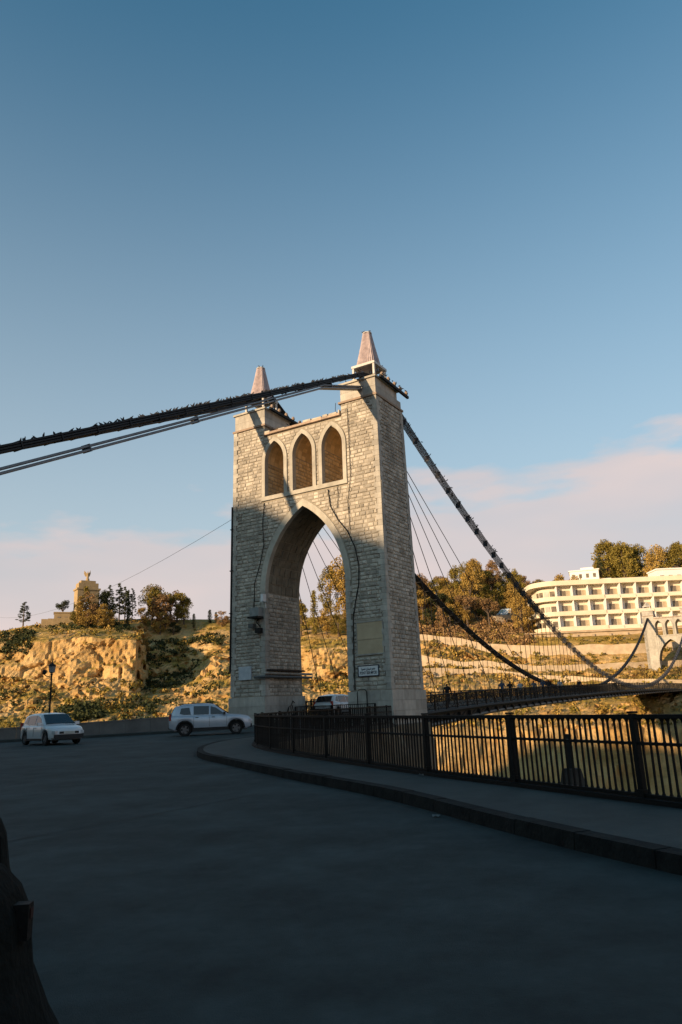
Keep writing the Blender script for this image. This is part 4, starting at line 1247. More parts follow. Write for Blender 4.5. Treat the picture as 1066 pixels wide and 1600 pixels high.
    for k in range(5):
        a_ = 2 * PI * k / 5
        rm.beam((0, 0.0, 0), (wr * 0.62 * math.cos(a_), 0.0, wr * 0.62 * math.sin(a_)), 0.12, 0.10)
    for k in range(20):
        a_, b_ = 2 * PI * k / 20, 2 * PI * (k + 1) / 20
        rm.beam((wr * 0.62 * math.cos(a_), 0, wr * 0.62 * math.sin(a_)), (wr * 0.62 * math.cos(b_), 0, wr * 0.62 * math.sin(b_)), 0.16, 0.03)
    rmm = rm.mesh('rim', RIM)
    for ax in (axr, axf):
        for sgn in (-1, 1):
            w_ = empty('wheel', (ax - L / 2, sgn * (hw - 0.12), wr), 0, t)
            inst('tyre', tym, w_); inst('rim', rmm, w_)
        MB().bx(ax - L / 2 - ar + 0.02, ax - L / 2 + ar - 0.02, -hw + 0.24, hw - 0.24, cl + 0.03, wr * 2 + 0.04).build('wheel_well', PLASTIC, t)
    MB().bx(0.25 - L / 2, L / 2 - 0.25, -hw * 0.8, hw * 0.8, cl, cl + 0.12).build('underbody', PLASTIC, t)
    zf = lerp(S['belt'], L - 0.05)
    for sgn in (-1, 1):
        MB().box((L / 2 - 0.10, sgn * hw * 0.70, zf - 0.10), (0.22, hw * 0.34, 0.14), rz=-sgn * 0.28).build('headlight', LAMPG, t)
        MB().box((-L / 2 + 0.06, sgn * hw * 0.84, S['tail']), (0.10, 0.16, 0.34)).build('tail_light', REDL, t)
        mx_ = S['mirror']
        MB().box((mx_ - L / 2, sgn * (hw + 0.07), lerp(S['belt'], mx_) + 0.06), (0.12, 0.20, 0.14)).build('wing_mirror', S.get('mm', paint), t)
        for hx in S['handles']:
            MB().box((hx - L / 2, sgn * (hw * 0.985 + 0.005), lerp(S['belt'], hx) - 0.12), (0.16, 0.03, 0.035)).build('door_handle', S.get('mm', paint), t)
        for dx_ in S['gaps']:
            MB().box((dx_ - L / 2, sgn * (hw * 1.0 ), (cl + lerp(S['belt'], dx_)) / 2 + 0.05), (0.012, 0.012, lerp(S['belt'], dx_) - cl - 0.28)).build('door_gap', PLASTIC, t)
        MB().bx(axr + ar - L / 2, axf - ar - L / 2, sgn * hw * 0.96, sgn * hw * 1.015, cl, cl + S.get('sill', 0.10)).build('sill', PLASTIC, t)
        if S.get('flare'):
            for ax in (axr, axf):
                f_ = MB(); vs = []; fs = []
                for k in range(13):
                    a_ = PI * k / 12
                    for rr in (ar - 0.005, ar + 0.06):
                        for yy in (hw * 0.97, hw + 0.022):
                            vs.append((ax - L / 2 + rr * math.cos(a_), sgn * yy, wr + rr * math.sin(a_)))
                for k in range(12):
                    for (p1_, p2_) in ((0, 1), (1, 3), (3, 2), (2, 0)): fs.append((4 * k + p1_, 4 * k + p2_, 4 * k + 4 + p2_, 4 * k + 4 + p1_))
                f_.add(vs, fs).build('wheel_arch_trim', PLASTIC, t)
        if S.get('rails'):
            za = lerp(g, S['rails'][0]) ; zb3 = lerp(g, S['rails'][1])
            MB().tube([(S['rails'][0] - L / 2, sgn * hw * 0.70, za + 0.01), (S['rails'][0] + 0.15 - L / 2, sgn * hw * 0.70, za + 0.08), (S['rails'][1] - 0.15 - L / 2, sgn * hw * 0.70, zb3 + 0.08), (S['rails'][1] - L / 2, sgn * hw * 0.70, zb3 + 0.01)], 0.022, 6).build('roof_rail', PLASTIC, t)
    MB().bx(L / 2 - 0.06, L / 2 + 0.015, -hw * 0.55, hw * 0.55, zf - 0.16, zf - 0.06).build('grille', PLASTIC, t)
    MB().bx(L / 2 - 0.08, L / 2 + 0.02, -hw * 0.82, hw * 0.82, cl + 0.08, cl + 0.26).build('front_bumper', PLASTIC, t)
    MB().bx(L / 2 + 0.002, L / 2 + 0.03, -0.26, 0.26, cl + 0.29, cl + 0.40).build('number_plate', PLATE, t)
    MB().bx(-L / 2 - 0.02, -L / 2 + 0.10, -hw * 0.86, hw * 0.86, cl + 0.14, cl + 0.36).build('rear_bumper', PLASTIC, t)
    MB().bx(-L / 2 - 0.015, -L / 2 + 0.02, -0.26, 0.26, cl + 0.48, cl + 0.60).build('number_plate', PLATE, t)
    return t

HATCH = dict(L=3.97, W=1.68, H=1.45, wr=0.30, axf=3.16, axr=0.70, clear=0.20, tail=0.88, mirror=2.72, handles=[1.25, 2.05], gaps=[1.0, 1.85, 2.80],
    belt=[(0, 0.84), (0.15, 0.93), (1.5, 0.91), (2.9, 0.90), (3.5, 0.82), (3.8, 0.74), (3.97, 0.62)],
    plan=[(0, 0.84), (0.12, 0.93), (0.5, 0.99), (2.9, 1.0), (3.5, 0.97), (3.8, 0.90), (3.97, 0.76)],
    roof=[(0.04, 0.92), (0.42, 1.36), (1.0, 1.45), (1.9, 1.455), (2.25, 1.40), (3.02, 0.90)],
    glass=[[(1.92, 0.02), (2.72, 0.02), (2.32, 0.95), (1.92, 1.0)], [(0.98, 0.02), (1.84, 0.02), (1.84, 1.0), (0.98, 1.0)], [(0.50, 0.22), (0.90, 0.06), (0.90, 1.0), (0.66, 0.95)]])
SUV = dict(L=4.32, W=1.82, H=1.65, wr=0.345, axf=3.50, axr=0.83, clear=0.27, tail=1.0, mirror=2.88, handles=[1.45, 2.3], gaps=[1.28, 2.10, 3.0], sill=0.16, flare=True, rails=(0.55, 2.3), mm=None,
    belt=[(0, 0.98), (0.12, 1.08), (1.5, 1.07), (3.1, 1.06), (3.7, 1.02), (4.15, 0.93), (4.32, 0.76)],
    plan=[(0, 0.86), (0.12, 0.94), (0.5, 1.0), (3.3, 1.0), (3.9, 0.96), (4.2, 0.88), (4.32, 0.78)],
    roof=[(0.05, 1.06), (0.30, 1.52), (0.75, 1.63), (1.8, 1.655), (2.35, 1.60), (3.15, 1.06)],
    glass=[[(2.15, 0.02), (2.92, 0.02), (2.45, 0.94), (2.15, 0.98)], [(1.27, 0.02), (2.07, 0.02), (2.07, 0.98), (1.27, 0.98)], [(0.55, 0.2), (0.75, 0.05), (1.13, 0.05), (1.05, 0.85), (0.62, 0.85)]])
SUV['mm'] = PLASTIC
WAGON = dict(HATCH); WAGON.update(L=4.2, H=1.5, belt=[(0, 0.9), (0.15, 0.98), (1.5, 0.95), (3.1, 0.93), (3.7, 0.86), (4.05, 0.76), (4.2, 0.62)], plan=[(0, 0.86), (0.12, 0.94), (0.5, 0.99), (3.1, 1.0), (3.7, 0.97), (4.0, 0.9), (4.2, 0.76)], roof=[(0.05, 0.96), (0.35, 1.40), (0.9, 1.50), (2.0, 1.50), (2.4, 1.44), (3.2, 0.93)], axf=3.35, axr=0.75)
make_car('car', 'small white hatchback on the far left of the road below the street lamp', 'car', (-14.45, 37.2, gz(37.2)), math.atan2(-0.72, 0.69), HATCH, WHITEP)
make_car('suv', 'silver blue compact SUV with roof rails, seen from the side left of the tower', 'car', (-7.50, 41.4, gz(41.4) - 0.03), math.radians(10), SUV, SILVERP)
p_ = TL(4.55, 6.4); make_car('car', 'pale car driving onto the bridge, half hidden in the arch of the tower', 'car', (p_.x, p_.y, zd(6.4) - 0.02), PI / 2 - B, WAGON, WHITEP)

# ------------------------------------------------------------------ street lamp
lp = thing('street_lamp', 'dark lamp post with a glass lantern standing behind the white hatchback', 'street lamp', (-16.9, 43.0, gz(43)))
MB().lathe([(0.16, 0), (0.16, 0.25), (0.09, 0.35), (0.075, 0.9), (0.055, 1.0), (0.045, 3.55), (0.07, 3.6), (0.04, 3.66)], 10).build('post', DARK_STEEL, lp)
MB().lathe([(0.05, 3.66), (0.17, 3.72), (0.21, 4.02), (0.19, 4.05)], 6).build('lantern', mat('lantern_glass', (0.25, 0.27, 0.28), None, 3, 0.15, spec=0.6), lp)
MB().lathe([(0.25, 4.052), (0.15, 4.16), (0.05, 4.24), (0.02, 4.40)], 6).build('lantern_roof', DARK_STEEL, lp)
MB().tube([(0, 0, 3.45), (-0.3, 0.05, 3.5), (-0.45, 0.06, 3.62)], 0.025, 6).build('side_arm', DARK_STEEL, lp)
MB().lathe([(0.06, 0), (0.13, 0.06), (0.11, 0.2), (0.03, 0.26)], 8, (-0.45, 0.06, 3.62)).build('side_lamp', DARK_STEEL, lp)

# ------------------------------------------------------------------ bollards, lower left
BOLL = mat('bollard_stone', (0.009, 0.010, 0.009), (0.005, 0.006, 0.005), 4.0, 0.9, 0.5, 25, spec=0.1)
def bollard(label, x, y, rz, refl):
    t = thing('stone_bollard', label, 'bollard', (x, y, gz(y)), rz, 'stone bollards along the left edge of the road')
    prof = [(0.44, 0.0), (0.37, 0.15), (0.31, 0.34), (0.28, 0.58), (0.24, 0.68), (0.17, 0.77), (0.13, 0.80)]
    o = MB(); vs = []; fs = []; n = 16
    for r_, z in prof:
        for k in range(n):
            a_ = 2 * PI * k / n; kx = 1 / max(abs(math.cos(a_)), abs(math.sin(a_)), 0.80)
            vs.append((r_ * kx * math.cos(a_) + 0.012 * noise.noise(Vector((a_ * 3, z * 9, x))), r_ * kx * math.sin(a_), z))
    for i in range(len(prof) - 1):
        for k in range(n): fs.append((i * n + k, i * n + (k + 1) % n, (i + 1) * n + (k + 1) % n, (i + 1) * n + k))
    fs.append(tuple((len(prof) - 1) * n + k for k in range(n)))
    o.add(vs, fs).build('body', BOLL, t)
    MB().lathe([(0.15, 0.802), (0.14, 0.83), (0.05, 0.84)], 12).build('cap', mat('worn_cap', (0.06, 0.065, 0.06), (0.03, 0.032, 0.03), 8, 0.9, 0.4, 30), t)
    if refl:
        MB().bx(0.26, 0.325, -0.035, 0.035, 0.50, 0.64).build('reflector_box', FENCE, t)
        MB().bx(0.3252, 0.330, -0.015, 0.02, 0.58, 0.62).build('reflector', mat('dull_reflector', (0.035, 0.012, 0.01), None, 5, 0.5), t)
bollard('dark stone bollard with a worn pale top and small reflector, in the bottom left corner', -1.72, 3.45, 0.1, True)
bollard('dark stone bollard at the left edge of the picture, farther up the road', -2.80, 5.70, 0.4, False)

# ------------------------------------------------------------------ people on the bridge
def person_mesh(pose, cloth, trouser, skin, hair):
    bm = bmesh.new()
    J = {'pel': (0, 0, .95), 'wst': (0, 0, 1.1), 'chs': (0, 0, 1.32), 'nck': (0, 0, 1.47), 'hd0': (0.01, 0, 1.56), 'hd1': (0.02, 0, 1.68)}
    st = pose
    for s_, nm in ((1, 'l'), (-1, 'r')):
        f_ = st * s_
        J['hip' + nm] = (0, .10 * s_, .92); J['kne' + nm] = (.12 * f_ + .03, .10 * s_, .50); J['ank' + nm] = (.22 * f_ - .02, .10 * s_, .09); J['toe' + nm] = (.22 * f_ + .14, .11 * s_, .03)
        J['sho' + nm] = (0, .19 * s_, 1.42); J['elb' + nm] = (-.10 * f_, .25 * s_, 1.14); J['wri' + nm] = (-.12 * f_ + .08, .25 * s_, .90); J['han' + nm] = (-.12 * f_ + .11, .25 * s_, .80)
    E_ = [('pel', 'wst'), ('wst', 'chs'), ('chs', 'nck'), ('nck', 'hd0'), ('hd0', 'hd1')]
    for nm in 'lr': E_ += [('pel', 'hip' + nm), ('hip' + nm, 'kne' + nm), ('kne' + nm, 'ank' + nm), ('ank' + nm, 'toe' + nm), ('chs', 'sho' + nm), ('sho' + nm, 'elb' + nm), ('elb' + nm, 'wri' + nm), ('wri' + nm, 'han' + nm)]
    Rr = {'pel': .15, 'wst': .13, 'chs': .16, 'nck': .06, 'hd0': .085, 'hd1': .09}
    for nm in 'lr': Rr.update({'hip' + nm: .10, 'kne' + nm: .065, 'ank' + nm: .045, 'toe' + nm: .04, 'sho' + nm: .065, 'elb' + nm: .048, 'wri' + nm: .035, 'han' + nm: .04})
    names = list(J); me = bpy.data.meshes.new('person')
    me.from_pydata([J[k] for k in names], [(names.index(a), names.index(b)) for a, b in E_], [])
    o = bpy.data.objects.new('person_tmp', me); col.objects.link(o)
    md = o.modifiers.new('skin', 'SKIN'); o.modifiers.new('sub', 'SUBSURF').levels = 1
    for i, k in enumerate(names):
        sv = me.skin_vertices[0].data[i]; sv.radius = (Rr[k], Rr[k]); sv.use_root = (k == 'pel')
    dg = bpy.context.evaluated_depsgraph_get(); ev = o.evaluated_get(dg)
    m2 = bpy.data.meshes.new_from_object(ev)
    bpy.data.objects.remove(o)
    for m in (cloth, trouser, skin, hair): m2.materials.append(m)
    for f in m2.polygons:
        c = f.center
        if c.z > 1.50: f.material_index = 3 if (c.z > 1.68 or c.x < 0.0) else 2
        elif c.z < 0.93 and abs(c.y) < 0.2: f.material_index = 1
        elif c.z < 0.87: f.material_index = 2
        else: f.material_index = 0
        f.use_smooth = True
    return m2
skinm = mat('skin', (0.30, 0.19, 0.13), None, 5, 0.6); hairm = mat('hair', (0.015, 0.012, 0.01), None, 5, 0.7)
cloths = [mat('coat_black', (0.015, 0.015, 0.017), None, 5, 0.8), mat('coat_grey', (0.12, 0.13, 0.15), None, 5, 0.8), mat('jacket_blue', (0.05, 0.07, 0.12), None, 5, 0.8), mat('shirt_pale', (0.4, 0.4, 0.42), None, 5, 0.8)]
jeans = mat('dark_trousers', (0.02, 0.022, 0.03), None, 5, 0.85)
pm = [person_mesh(0.9, c, jeans, skinm, hairm) for c in cloths]
pdesc = ['black coat', 'grey coat', 'dark blue jacket', 'pale shirt']
ppl = [(10.1, 13.0, 0, 'nearest the tower'), (10.0, 25.5, 2, 'first of the pair at the railing'), (10.2, 27.0, 0, 'second of the pair'), (9.7, 31.5, 3, 'just past the group'), (10.1, 34.5, 1, 'halfway along the visible railing'), (10.2, 37.2, 2, 'walking right of the grey one'), (9.9, 40.5, 0, 'farther along the railing'), (10.1, 44.0, 3, 'farthest pale figure'), (10.2, 52.0, 0, 'farthest dark figure')]
for s_, d, k, w_ in ppl:
    o = inst('person', pm[k], None, TL(s_, d, zd(d)), (0, 0, PI / 2 - B + (PI if d in (25.5, 37.2) else 0)), (1, 1, random.uniform(1.0, 1.08)))
    tag(o, 'person in a %s on the footway, %s' % (pdesc[k], w_), 'person', 'people walking on the bridge')

# ------------------------------------------------------------------ pigeons
PIG = [mat('pigeon_dark', (0.012, 0.012, 0.015), (0.02, 0.02, 0.024), 20, 0.7), mat('pigeon_grey', (0.04, 0.042, 0.05), (0.018, 0.019, 0.024), 14, 0.7)]
def pigeon_mesh(m):
    o = MB()
    st_ = [(-0.20, 0.012, 0.030, 0.035), (-0.10, 0.028, 0.075, 0.045), (-0.02, 0.062, 0.10, 0.075), (0.05, 0.066, 0.125, 0.08), (0.10, 0.045, 0.165, 0.06), (0.12, 0.032, 0.21, 0.036), (0.145, 0.03, 0.24, 0.034), (0.17, 0.012, 0.237, 0.012), (0.195, 0.003, 0.23, 0.004)]
    vs = []; fs = []; n = 7
    for x, w, z, h in st_:
        for k in range(n):
            a_ = 2 * PI * k / n; vs.append((x, w * math.cos(a_), z + h * math.sin(a_)))
    for i in range(len(st_) - 1):
        for k in range(n): fs.append((i * n + k, i * n + (k + 1) % n, (i + 1) * n + (k + 1) % n, (i + 1) * n + k))
    o.add(vs, fs); o.tube([(0.02, 0.025, 0.05), (0.02, 0.025, 0.0)], 0.006, 3); o.tube([(0.02, -0.025, 0.05), (0.02, -0.025, 0.0)], 0.006, 3)
    return o.mesh('pigeon', m)
PM = [pigeon_mesh(m) for m in PIG]
rb = random.Random(21)
def bird(P_, rz, label, group):
    sc = rb.uniform(0.48, 0.66)
    o = inst('pigeon', PM[rb.randrange(2)], None, P_, (0, 0, rz), (sc, sc, sc))
    tag(o, label, 'pigeon', group)
def birds_on(fn, dlist, s_c, half, label, group, n, dz, marks=None):
    base_label = label
    for i in range(n):
        d = rb.uniform(*dlist); sx_ = rb.choice([-1, 1, -.5, .5]) * half
        if marks:
            k = min(len(marks) - 1, int((d - dlist[0]) / (dlist[1] - dlist[0]) * len(marks)))
            label = '%s, %s' % (base_label, marks[k])
        bird(TL(s_c + sx_, d, fn(d) + dz), -B + rb.uniform(-0.5, 0.5) + rb.choice([0, PI]), label, group)
fB1 = hinge(lambda d: zc(max(d, 3), 23.0) + 0.1, lin2(23.3, 0.5, 10.5, -25.4))
fB3 = hinge(lambda d: zc(max(d, 3), 24.3) - 0.4, lin2(23.6, 0.5, 14.0, -19.2))
birds_on(fB1, (-25.5, 0.3), 10.9, 0.16, 'dark pigeon on the thick upper anchor cable', 'pigeons on the upper anchor cable', 130, 0.13, ['at the left picture edge', 'near the left picture edge', 'left of halfway to the tower', 'halfway to the tower', 'approaching the left spire', 'just left of the left spire', 'just right of the left spire', 'halfway between the two spires', 'close to the right spire', 'beside the right spire'])
birds_on(lambda d: zc(d, 23.0), (5.5, 46), 10.9, 0.24, 'dark pigeon on the right suspension cable', 'pigeons on the suspension cable', 110, 0.28, ['touching the tower', 'a little below the tower top', 'against the upper blue sky', 'above the cloud edge', 'just below the cloud edge', 'against the pink cloud', 'halfway down to the trees', 'above the treetops', 'in front of the trees', 'in front of the hotel end'])
birds_on(lin2(21.95, -1.8, 9.7, -25.4), (-9, -1.5), 10.9, 0.14, 'pigeon on the lower anchor cable between the two pylons', 'pigeons on the lower anchor cable', 9, 0.06)
birds_on(fB3, (-19, 0.0), 1.4, 0.2, 'dark pigeon on the anchor cable of the left spire', 'pigeons on the left anchor cable', 24, 0.2, ['far left', 'left of halfway', 'halfway out', 'near the tower', 'beside the left spire'])
for (x0, x1, wd) in ((0.0, A0, 'left'), (A1, TW, 'right')):
    cx = (x0 + x1) / 2 + (0.05 if x0 else -0.05); cy = TD / 2 - 0.25
    for k in range(5):
        a_ = rb.uniform(0, 2 * PI)
        bird(TL(cx + 0.28 * math.cos(a_), cy + 0.28 * math.sin(a_), 27.07), rb.uniform(0, 6.28), 'dark pigeon sitting on the very tip of the %s spire' % wd, 'pigeons on the tip of the %s spire' % wd)
    for k in range(7):
        bird(TL(rb.choice([cx - 0.80, cx + 0.80]), cy + rb.uniform(-0.9, 0.9), 24.38), rb.uniform(0, 6.28), 'pigeon on the white frame at the foot of the %s spire' % wd, 'pigeons on the frame of the %s spire' % wd)
    for k in range(8):
        bird(TL(rb.uniform(x0 + 0.2, x1 - 0.2), BD * 22 + 0.05, 22.93), rb.uniform(0, 6.28), 'pigeon on the front edge of the cap slab of the %s pylon' % wd, 'pigeons on the cap of the %s pylon' % wd)
    for k in range(9):
        bird(TL(x1 - 0.2, TD - 0.35 - rb.uniform(0.05, 2.0), 22.93 if k % 2 else 22.93), rb.uniform(0, 6.28), 'pigeon on the rear right edge of the %s pylon cap' % wd, 'pigeons on the rear of the %s pylon' % wd)
for k in range(8):
    bird(TL(A1 + 3.05 + 0.02, 0.8 + 0.5 * k, 23.02), rb.uniform(0, 6.28), 'pigeon on the bracket beam at the right of the right pylon', 'pigeons on the bracket beam')
for k in range(5):
    bird(TL(rb.uniform(3, 5.2), 0.35, ZTOP + 0.3), rb.uniform(0, 6.28), 'pigeon on the coping of the wall between the pylons', 'pigeons on the wall coping')
# dry bush on the wall top
DRY = mat('dry_bush', (0.36, 0.22, 0.07), (0.24, 0.15, 0.05), 5, 0.9)
o = MB(); rr = random.Random(4)
for k in range(160):
    a_ = rr.uniform(0, 6.28); l = rr.uniform(0.25, 0.65); q = Vector((math.cos(a_) * 0.55 * rr.random(), math.sin(a_) * 0.4 * rr.random(), 1)).normalized() * l
    b_ = Vector((rr.uniform(-.25, .25), rr.uniform(-.2, .2), 0)); s_ = Vector((0.02, 0.01, 0))
    o.add([b_ - s_, b_ + s_, b_ + q], [(0, 1, 2)])
tag(o.build('dry_bush', DRY, loc=TL(3.75, 1.0, ZTOP + 0.06), recalc=False), 'orange dry bush growing on the wall top beside the left pylon', 'bush')

# litter
PAPER = mat('litter_paper', (0.2, 0.2, 0.19), None, 9, 0.8)
def litter(x, y, z, s_, label):
    o = MB(); rl = random.Random(int(x * 100)); vs = []
    for i in range(4):
        for j in range(4): vs.append(((i - 1.5) * s_ / 3, (j - 1.5) * s_ / 4, rl.uniform(0.004, s_ * 0.4)))
    o.add(vs, [(i * 4 + j, i * 4 + j + 1, i * 4 + j + 5, i * 4 + j + 4) for i in range(3) for j in range(3)])
    o.add([(v[0], v[1], v[2] - 0.004) for v in vs], [(i * 4 + j, i * 4 + j + 1, i * 4 + j + 5, i * 4 + j + 4) for i in range(3) for j in range(3)])
    tag(o.build('litter', PAPER, loc=(x, y, z)), label, 'litter')
litter(1.02, 9.75, gz(9.75) + 0.004, 0.10, 'crumpled pale paper lying in the gutter below the kerb')
litter(1.16, 13.2, gz(13.2) + 0.155, 0.10, 'small white scrap of litter at the foot of the fence')
# ------------------------------------------------------------------ trees
def leafmat(name, c1, c2, c3):
    m = mat(name, c1, c2, 0.5, 0.8, spec=0.12, c3=c3, tone=0.35, objrand=0.18)
    return m
LEAF = {'olive': leafmat('foliage_olive', (0.26, 0.19, 0.04), (0.15, 0.12, 0.028), (0.20, 0.155, 0.033)),
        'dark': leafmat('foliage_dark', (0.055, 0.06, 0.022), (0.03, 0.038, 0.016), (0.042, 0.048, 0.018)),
        'gold': leafmat('foliage_dry_gold', (0.40, 0.26, 0.07), (0.26, 0.17, 0.045), (0.33, 0.215, 0.057)),
        'brown': leafmat('foliage_brown', (0.30, 0.18, 0.08), (0.20, 0.125, 0.055), (0.25, 0.15, 0.07))}
BARK = mat('bark', (0.14, 0.10, 0.07), (0.08, 0.06, 0.045), 3, 0.95)
PALEBARK = mat('pale_bark', (0.36, 0.30, 0.22), (0.26, 0.2, 0.15), 3, 0.95)
def leaf_quads(o, c, rc, n, s, rnd, flat=1.0):
    for _ in range(n):
        while True:
            q = Vector((rnd.uniform(-1, 1), rnd.uniform(-1, 1), rnd.uniform(-1, 1)))
            if q.length < 1: break
        p = c + Vector((q.x * rc, q.y * rc, q.z * rc * flat))
        a_ = Vector((rnd.gauss(0, 1), rnd.gauss(0, 1), rnd.gauss(0, 1))).normalized()
        b_ = a_.cross(Vector((rnd.gauss(0, 1), rnd.gauss(0, 1), rnd.gauss(0, 1)))).normalized()
        ss = s * rnd.uniform(0.6, 1.3)
        o.ct = rnd.random()
        o.add([p - a_ * ss, p + b_ * ss * 0.6, p + a_ * ss, p - b_ * ss * 0.6], [(0, 1, 2, 3)])
def tree_meshes(kind, seed, leaf):
    """unit built at real size; returns trunk mesh, crown mesh, height"""
    rnd = random.Random(seed); tr = MB(); o = MB()
    if kind == 'umbrella':
        H_ = 12.0
        tr.tube([(0, 0, -1), (0.2, 0.1, 3), (0.1, 0.3, 6.5)], [0.38, 0.28, 0.22], 7)
        cs = []
        for k in range(11):
            a_ = 2.4 * k; r_ = 4.2 * math.sqrt((k + 0.5) / 11)
            c = Vector((r_ * math.cos(a_), r_ * math.sin(a_), 8.6 + rnd.uniform(-0.9, 1.6) - r_ * 0.12)); cs.append(c)
            tr.tube([(0.1, 0.3, 5.5), tuple(c * 0.5 + Vector((0, 0, 3.0))), tuple(c - Vector((0, 0, 0.3)))], [0.16, 0.10, 0.05], 5)
        for c in cs: leaf_quads(o, c, rnd.uniform(1.3, 2.0), 210, 0.25, rnd, 0.75)
    elif kind == 'broad':
        H_ = 12.0
        tr.tube([(0, 0, -1), (0.1, 0, 3), (0.3, 0.2, 6)], [0.4, 0.3, 0.2], 7)
        for k in range(26):
            t_ = rnd.random(); z = 2.2 + 8.6 * t_
            rr_ = 3.4 * math.sin(PI * (0.16 + 0.78 * t_)) ** 0.7
            a_ = rnd.uniform(0, 6.28); q = rr_ * math.sqrt(rnd.uniform(0.1, 1))
            c = Vector((q * math.cos(a_), q * math.sin(a_), z))
            if k % 3 == 0: tr.tube([(0.1, 0.05, max(1.5, z * 0.5)), tuple(c)], [0.13, 0.05], 4)
            leaf_quads(o, c, rnd.uniform(0.9, 1.6), 105, 0.25, rnd, 0.9)
    elif kind == 'cypress':
        H_ = 12.0
        tr.tube([(0, 0, -1), (0, 0, 9)], [0.22, 0.06], 6)
        for k in range(34):
            t_ = (k + rnd.random()) / 34; z = 0.7 + 11.0 * t_
            rr_ = 0.95 * math.sin(PI * (0.12 + 0.86 * t_)) ** 0.6
            a_ = rnd.uniform(0, 6.28)
            c = Vector((rr_ * 0.45 * math.cos(a_), rr_ * 0.45 * math.sin(a_), z))
            leaf_quads(o, c, 0.35 + rr_ * 0.55, 50, 0.19, rnd, 1.4)
    elif kind == 'conifer':
        H_ = 12.0
        tr.tube([(0, 0, -1), (0.05, 0, 11.5)], [0.26, 0.04], 6)
        for k in range(15):
            t_ = k / 14; z = 3.2 + 8.4 * t_; rr_ = 2.0 * (1 - t_) ** 0.8 + 0.3
            m_ = 5 if t_ < 0.8 else 2
            for q in range(m_):
                a_ = rnd.uniform(0, 6.28); l = rr_ * rnd.uniform(0.5, 1.0)
                c = Vector((l * math.cos(a_), l * math.sin(a_), z - 0.15 * l))
                if rnd.random() < 0.5: tr.tube([(0.03, 0, z), tuple(c)], [0.05, 0.02], 3)
                leaf_quads(o, c, 0.50, 34, 0.18, rnd, 0.55)
    elif kind == 'tall':
        H_ = 18.0
        tr.tube([(0, 0, -1), (0.3, 0.2, 5), (0.2, 0.5, 11)], [0.5, 0.35, 0.2], 7)
        for k in range(44):
            t_ = rnd.random(); z = 3.5 + 13.2 * t_
            rr_ = 4.3 * math.sin(PI * (0.14 + 0.80 * t_)) ** 0.7
            a_ = rnd.uniform(0, 6.28); q = rr_ * math.sqrt(rnd.uniform(0.1, 1))
            c = Vector((q * math.cos(a_), q * math.sin(a_), z))
            if k % 4 == 0: tr.tube([(0.2, 0.2, max(3, z * 0.55)), tuple(c)], [0.16, 0.05], 4)
            leaf_quads(o, c, rnd.uniform(1.0, 1.7), 100, 0.27, rnd, 1.1)
    return tr.mesh('trunk', BARK), o.mesh('crown', LEAF[leaf], recalc=False, tone=True), H_
_cache = {}
def tree(kind, leaf, a, r, h, label, group=None, nm=None, wid=1.0, dz=0.0):
    var = random.randrange(3 if kind in ('broad', 'tall') else 2)
    key = (kind, leaf, var)
    if key not in _cache: _cache[key] = tree_meshes(kind, hash(kind) % 97 * 0 + var * 13 + len(kind), leaf)
    tm, cm, H_ = _cache[key]
    s = h / H_
    p_ = pol(a, r, dz - 0.2)
    nm = nm or {'umbrella': 'stone_pine', 'broad': 'tree', 'cypress': 'cypress', 'conifer': 'conifer', 'tall': 'tall_tree'}[kind]
    t = thing(nm, label, 'tree', p_, random.uniform(0, 6.28), group)
    t.scale = (s * wid, s * wid, s)
    inst('trunk', tm, t); inst('crown', cm, t)
    return t
# monument hill on the left
tree('conifer', 'dark', -0.411, 262, 8.5, 'lone dark conifer at the far left end of the cliff top', wid=1.5)
tree('umbrella', 'dark', -0.366, 258, 8.8, 'small dark pine with a flat crown just left of the monument', wid=0.6)
tree('broad', 'brown', -0.334, 244, 11.5, 'dark tree in front of the monument, on its left side', wid=0.75)
tree('broad', 'dark', -0.322, 246, 11.5, 'dark tree in front of the monument, on its right side', wid=0.8)
tree('cypress', 'gold', -0.345, 243, 9.5, 'slim yellowish cypress covering the left edge of the monument', wid=1.6)
tree('broad', 'gold', -0.337, 240, 6.0, 'low golden bushy tree at the foot of the monument on the left', wid=1.1)
tree('broad', 'gold', -0.322, 240, 6.5, 'low golden bushy tree at the foot of the monument in the middle', wid=1.2)
tree('broad', 'gold', -0.308, 241, 5.5, 'low golden bushy tree right of the monument', wid=1.2)
tree('cypress', 'olive', -0.339, 247, 12.5, 'olive cypress close against the front of the monument arch', wid=1.3)
tree('broad', 'olive', -0.348, 246, 7.5, 'olive tree covering the lower left corner of the monument', wid=1.0)
tree('broad', 'dark', -0.315, 248, 12.0, 'dark rounded tree overlapping the right edge of the monument', wid=0.7)
tree('conifer', 'dark', -0.309, 254, 13.0, 'sparse dark conifer immediately right of the monument', wid=0.9)
tree('conifer', 'dark', -0.297, 256, 13.5, 'tallest dark conifer between the monument and the big pine', wid=1.0)
tree('conifer', 'dark', -0.290, 255, 12.5, 'dark conifer right of the tallest one on the hill', wid=0.9)
tree('cypress', 'dark', -0.2865, 252, 11.5, 'narrow black cypress among the conifers right of the monument', wid=0.9)
tree('conifer', 'dark', -0.281, 256, 12.0, 'thin dark conifer, the last before the big stone pine', wid=0.8)
tree('tall', 'olive', -0.256, 265, 14.5, 'large stone pine with a rounded green crown on the hill', nm='stone_pine', wid=1.15)
tree('broad', 'brown', -0.240, 262, 12.5, 'reddish brown tree right of the large stone pine', wid=1.5)
tree('umbrella', 'olive', -0.232, 266, 13.0, 'second stone pine, behind the reddish tree', wid=1.2)
tree('broad', 'olive', -0.215, 266, 10.5, 'olive green tree at the right end of the pine clump', wid=1.0)
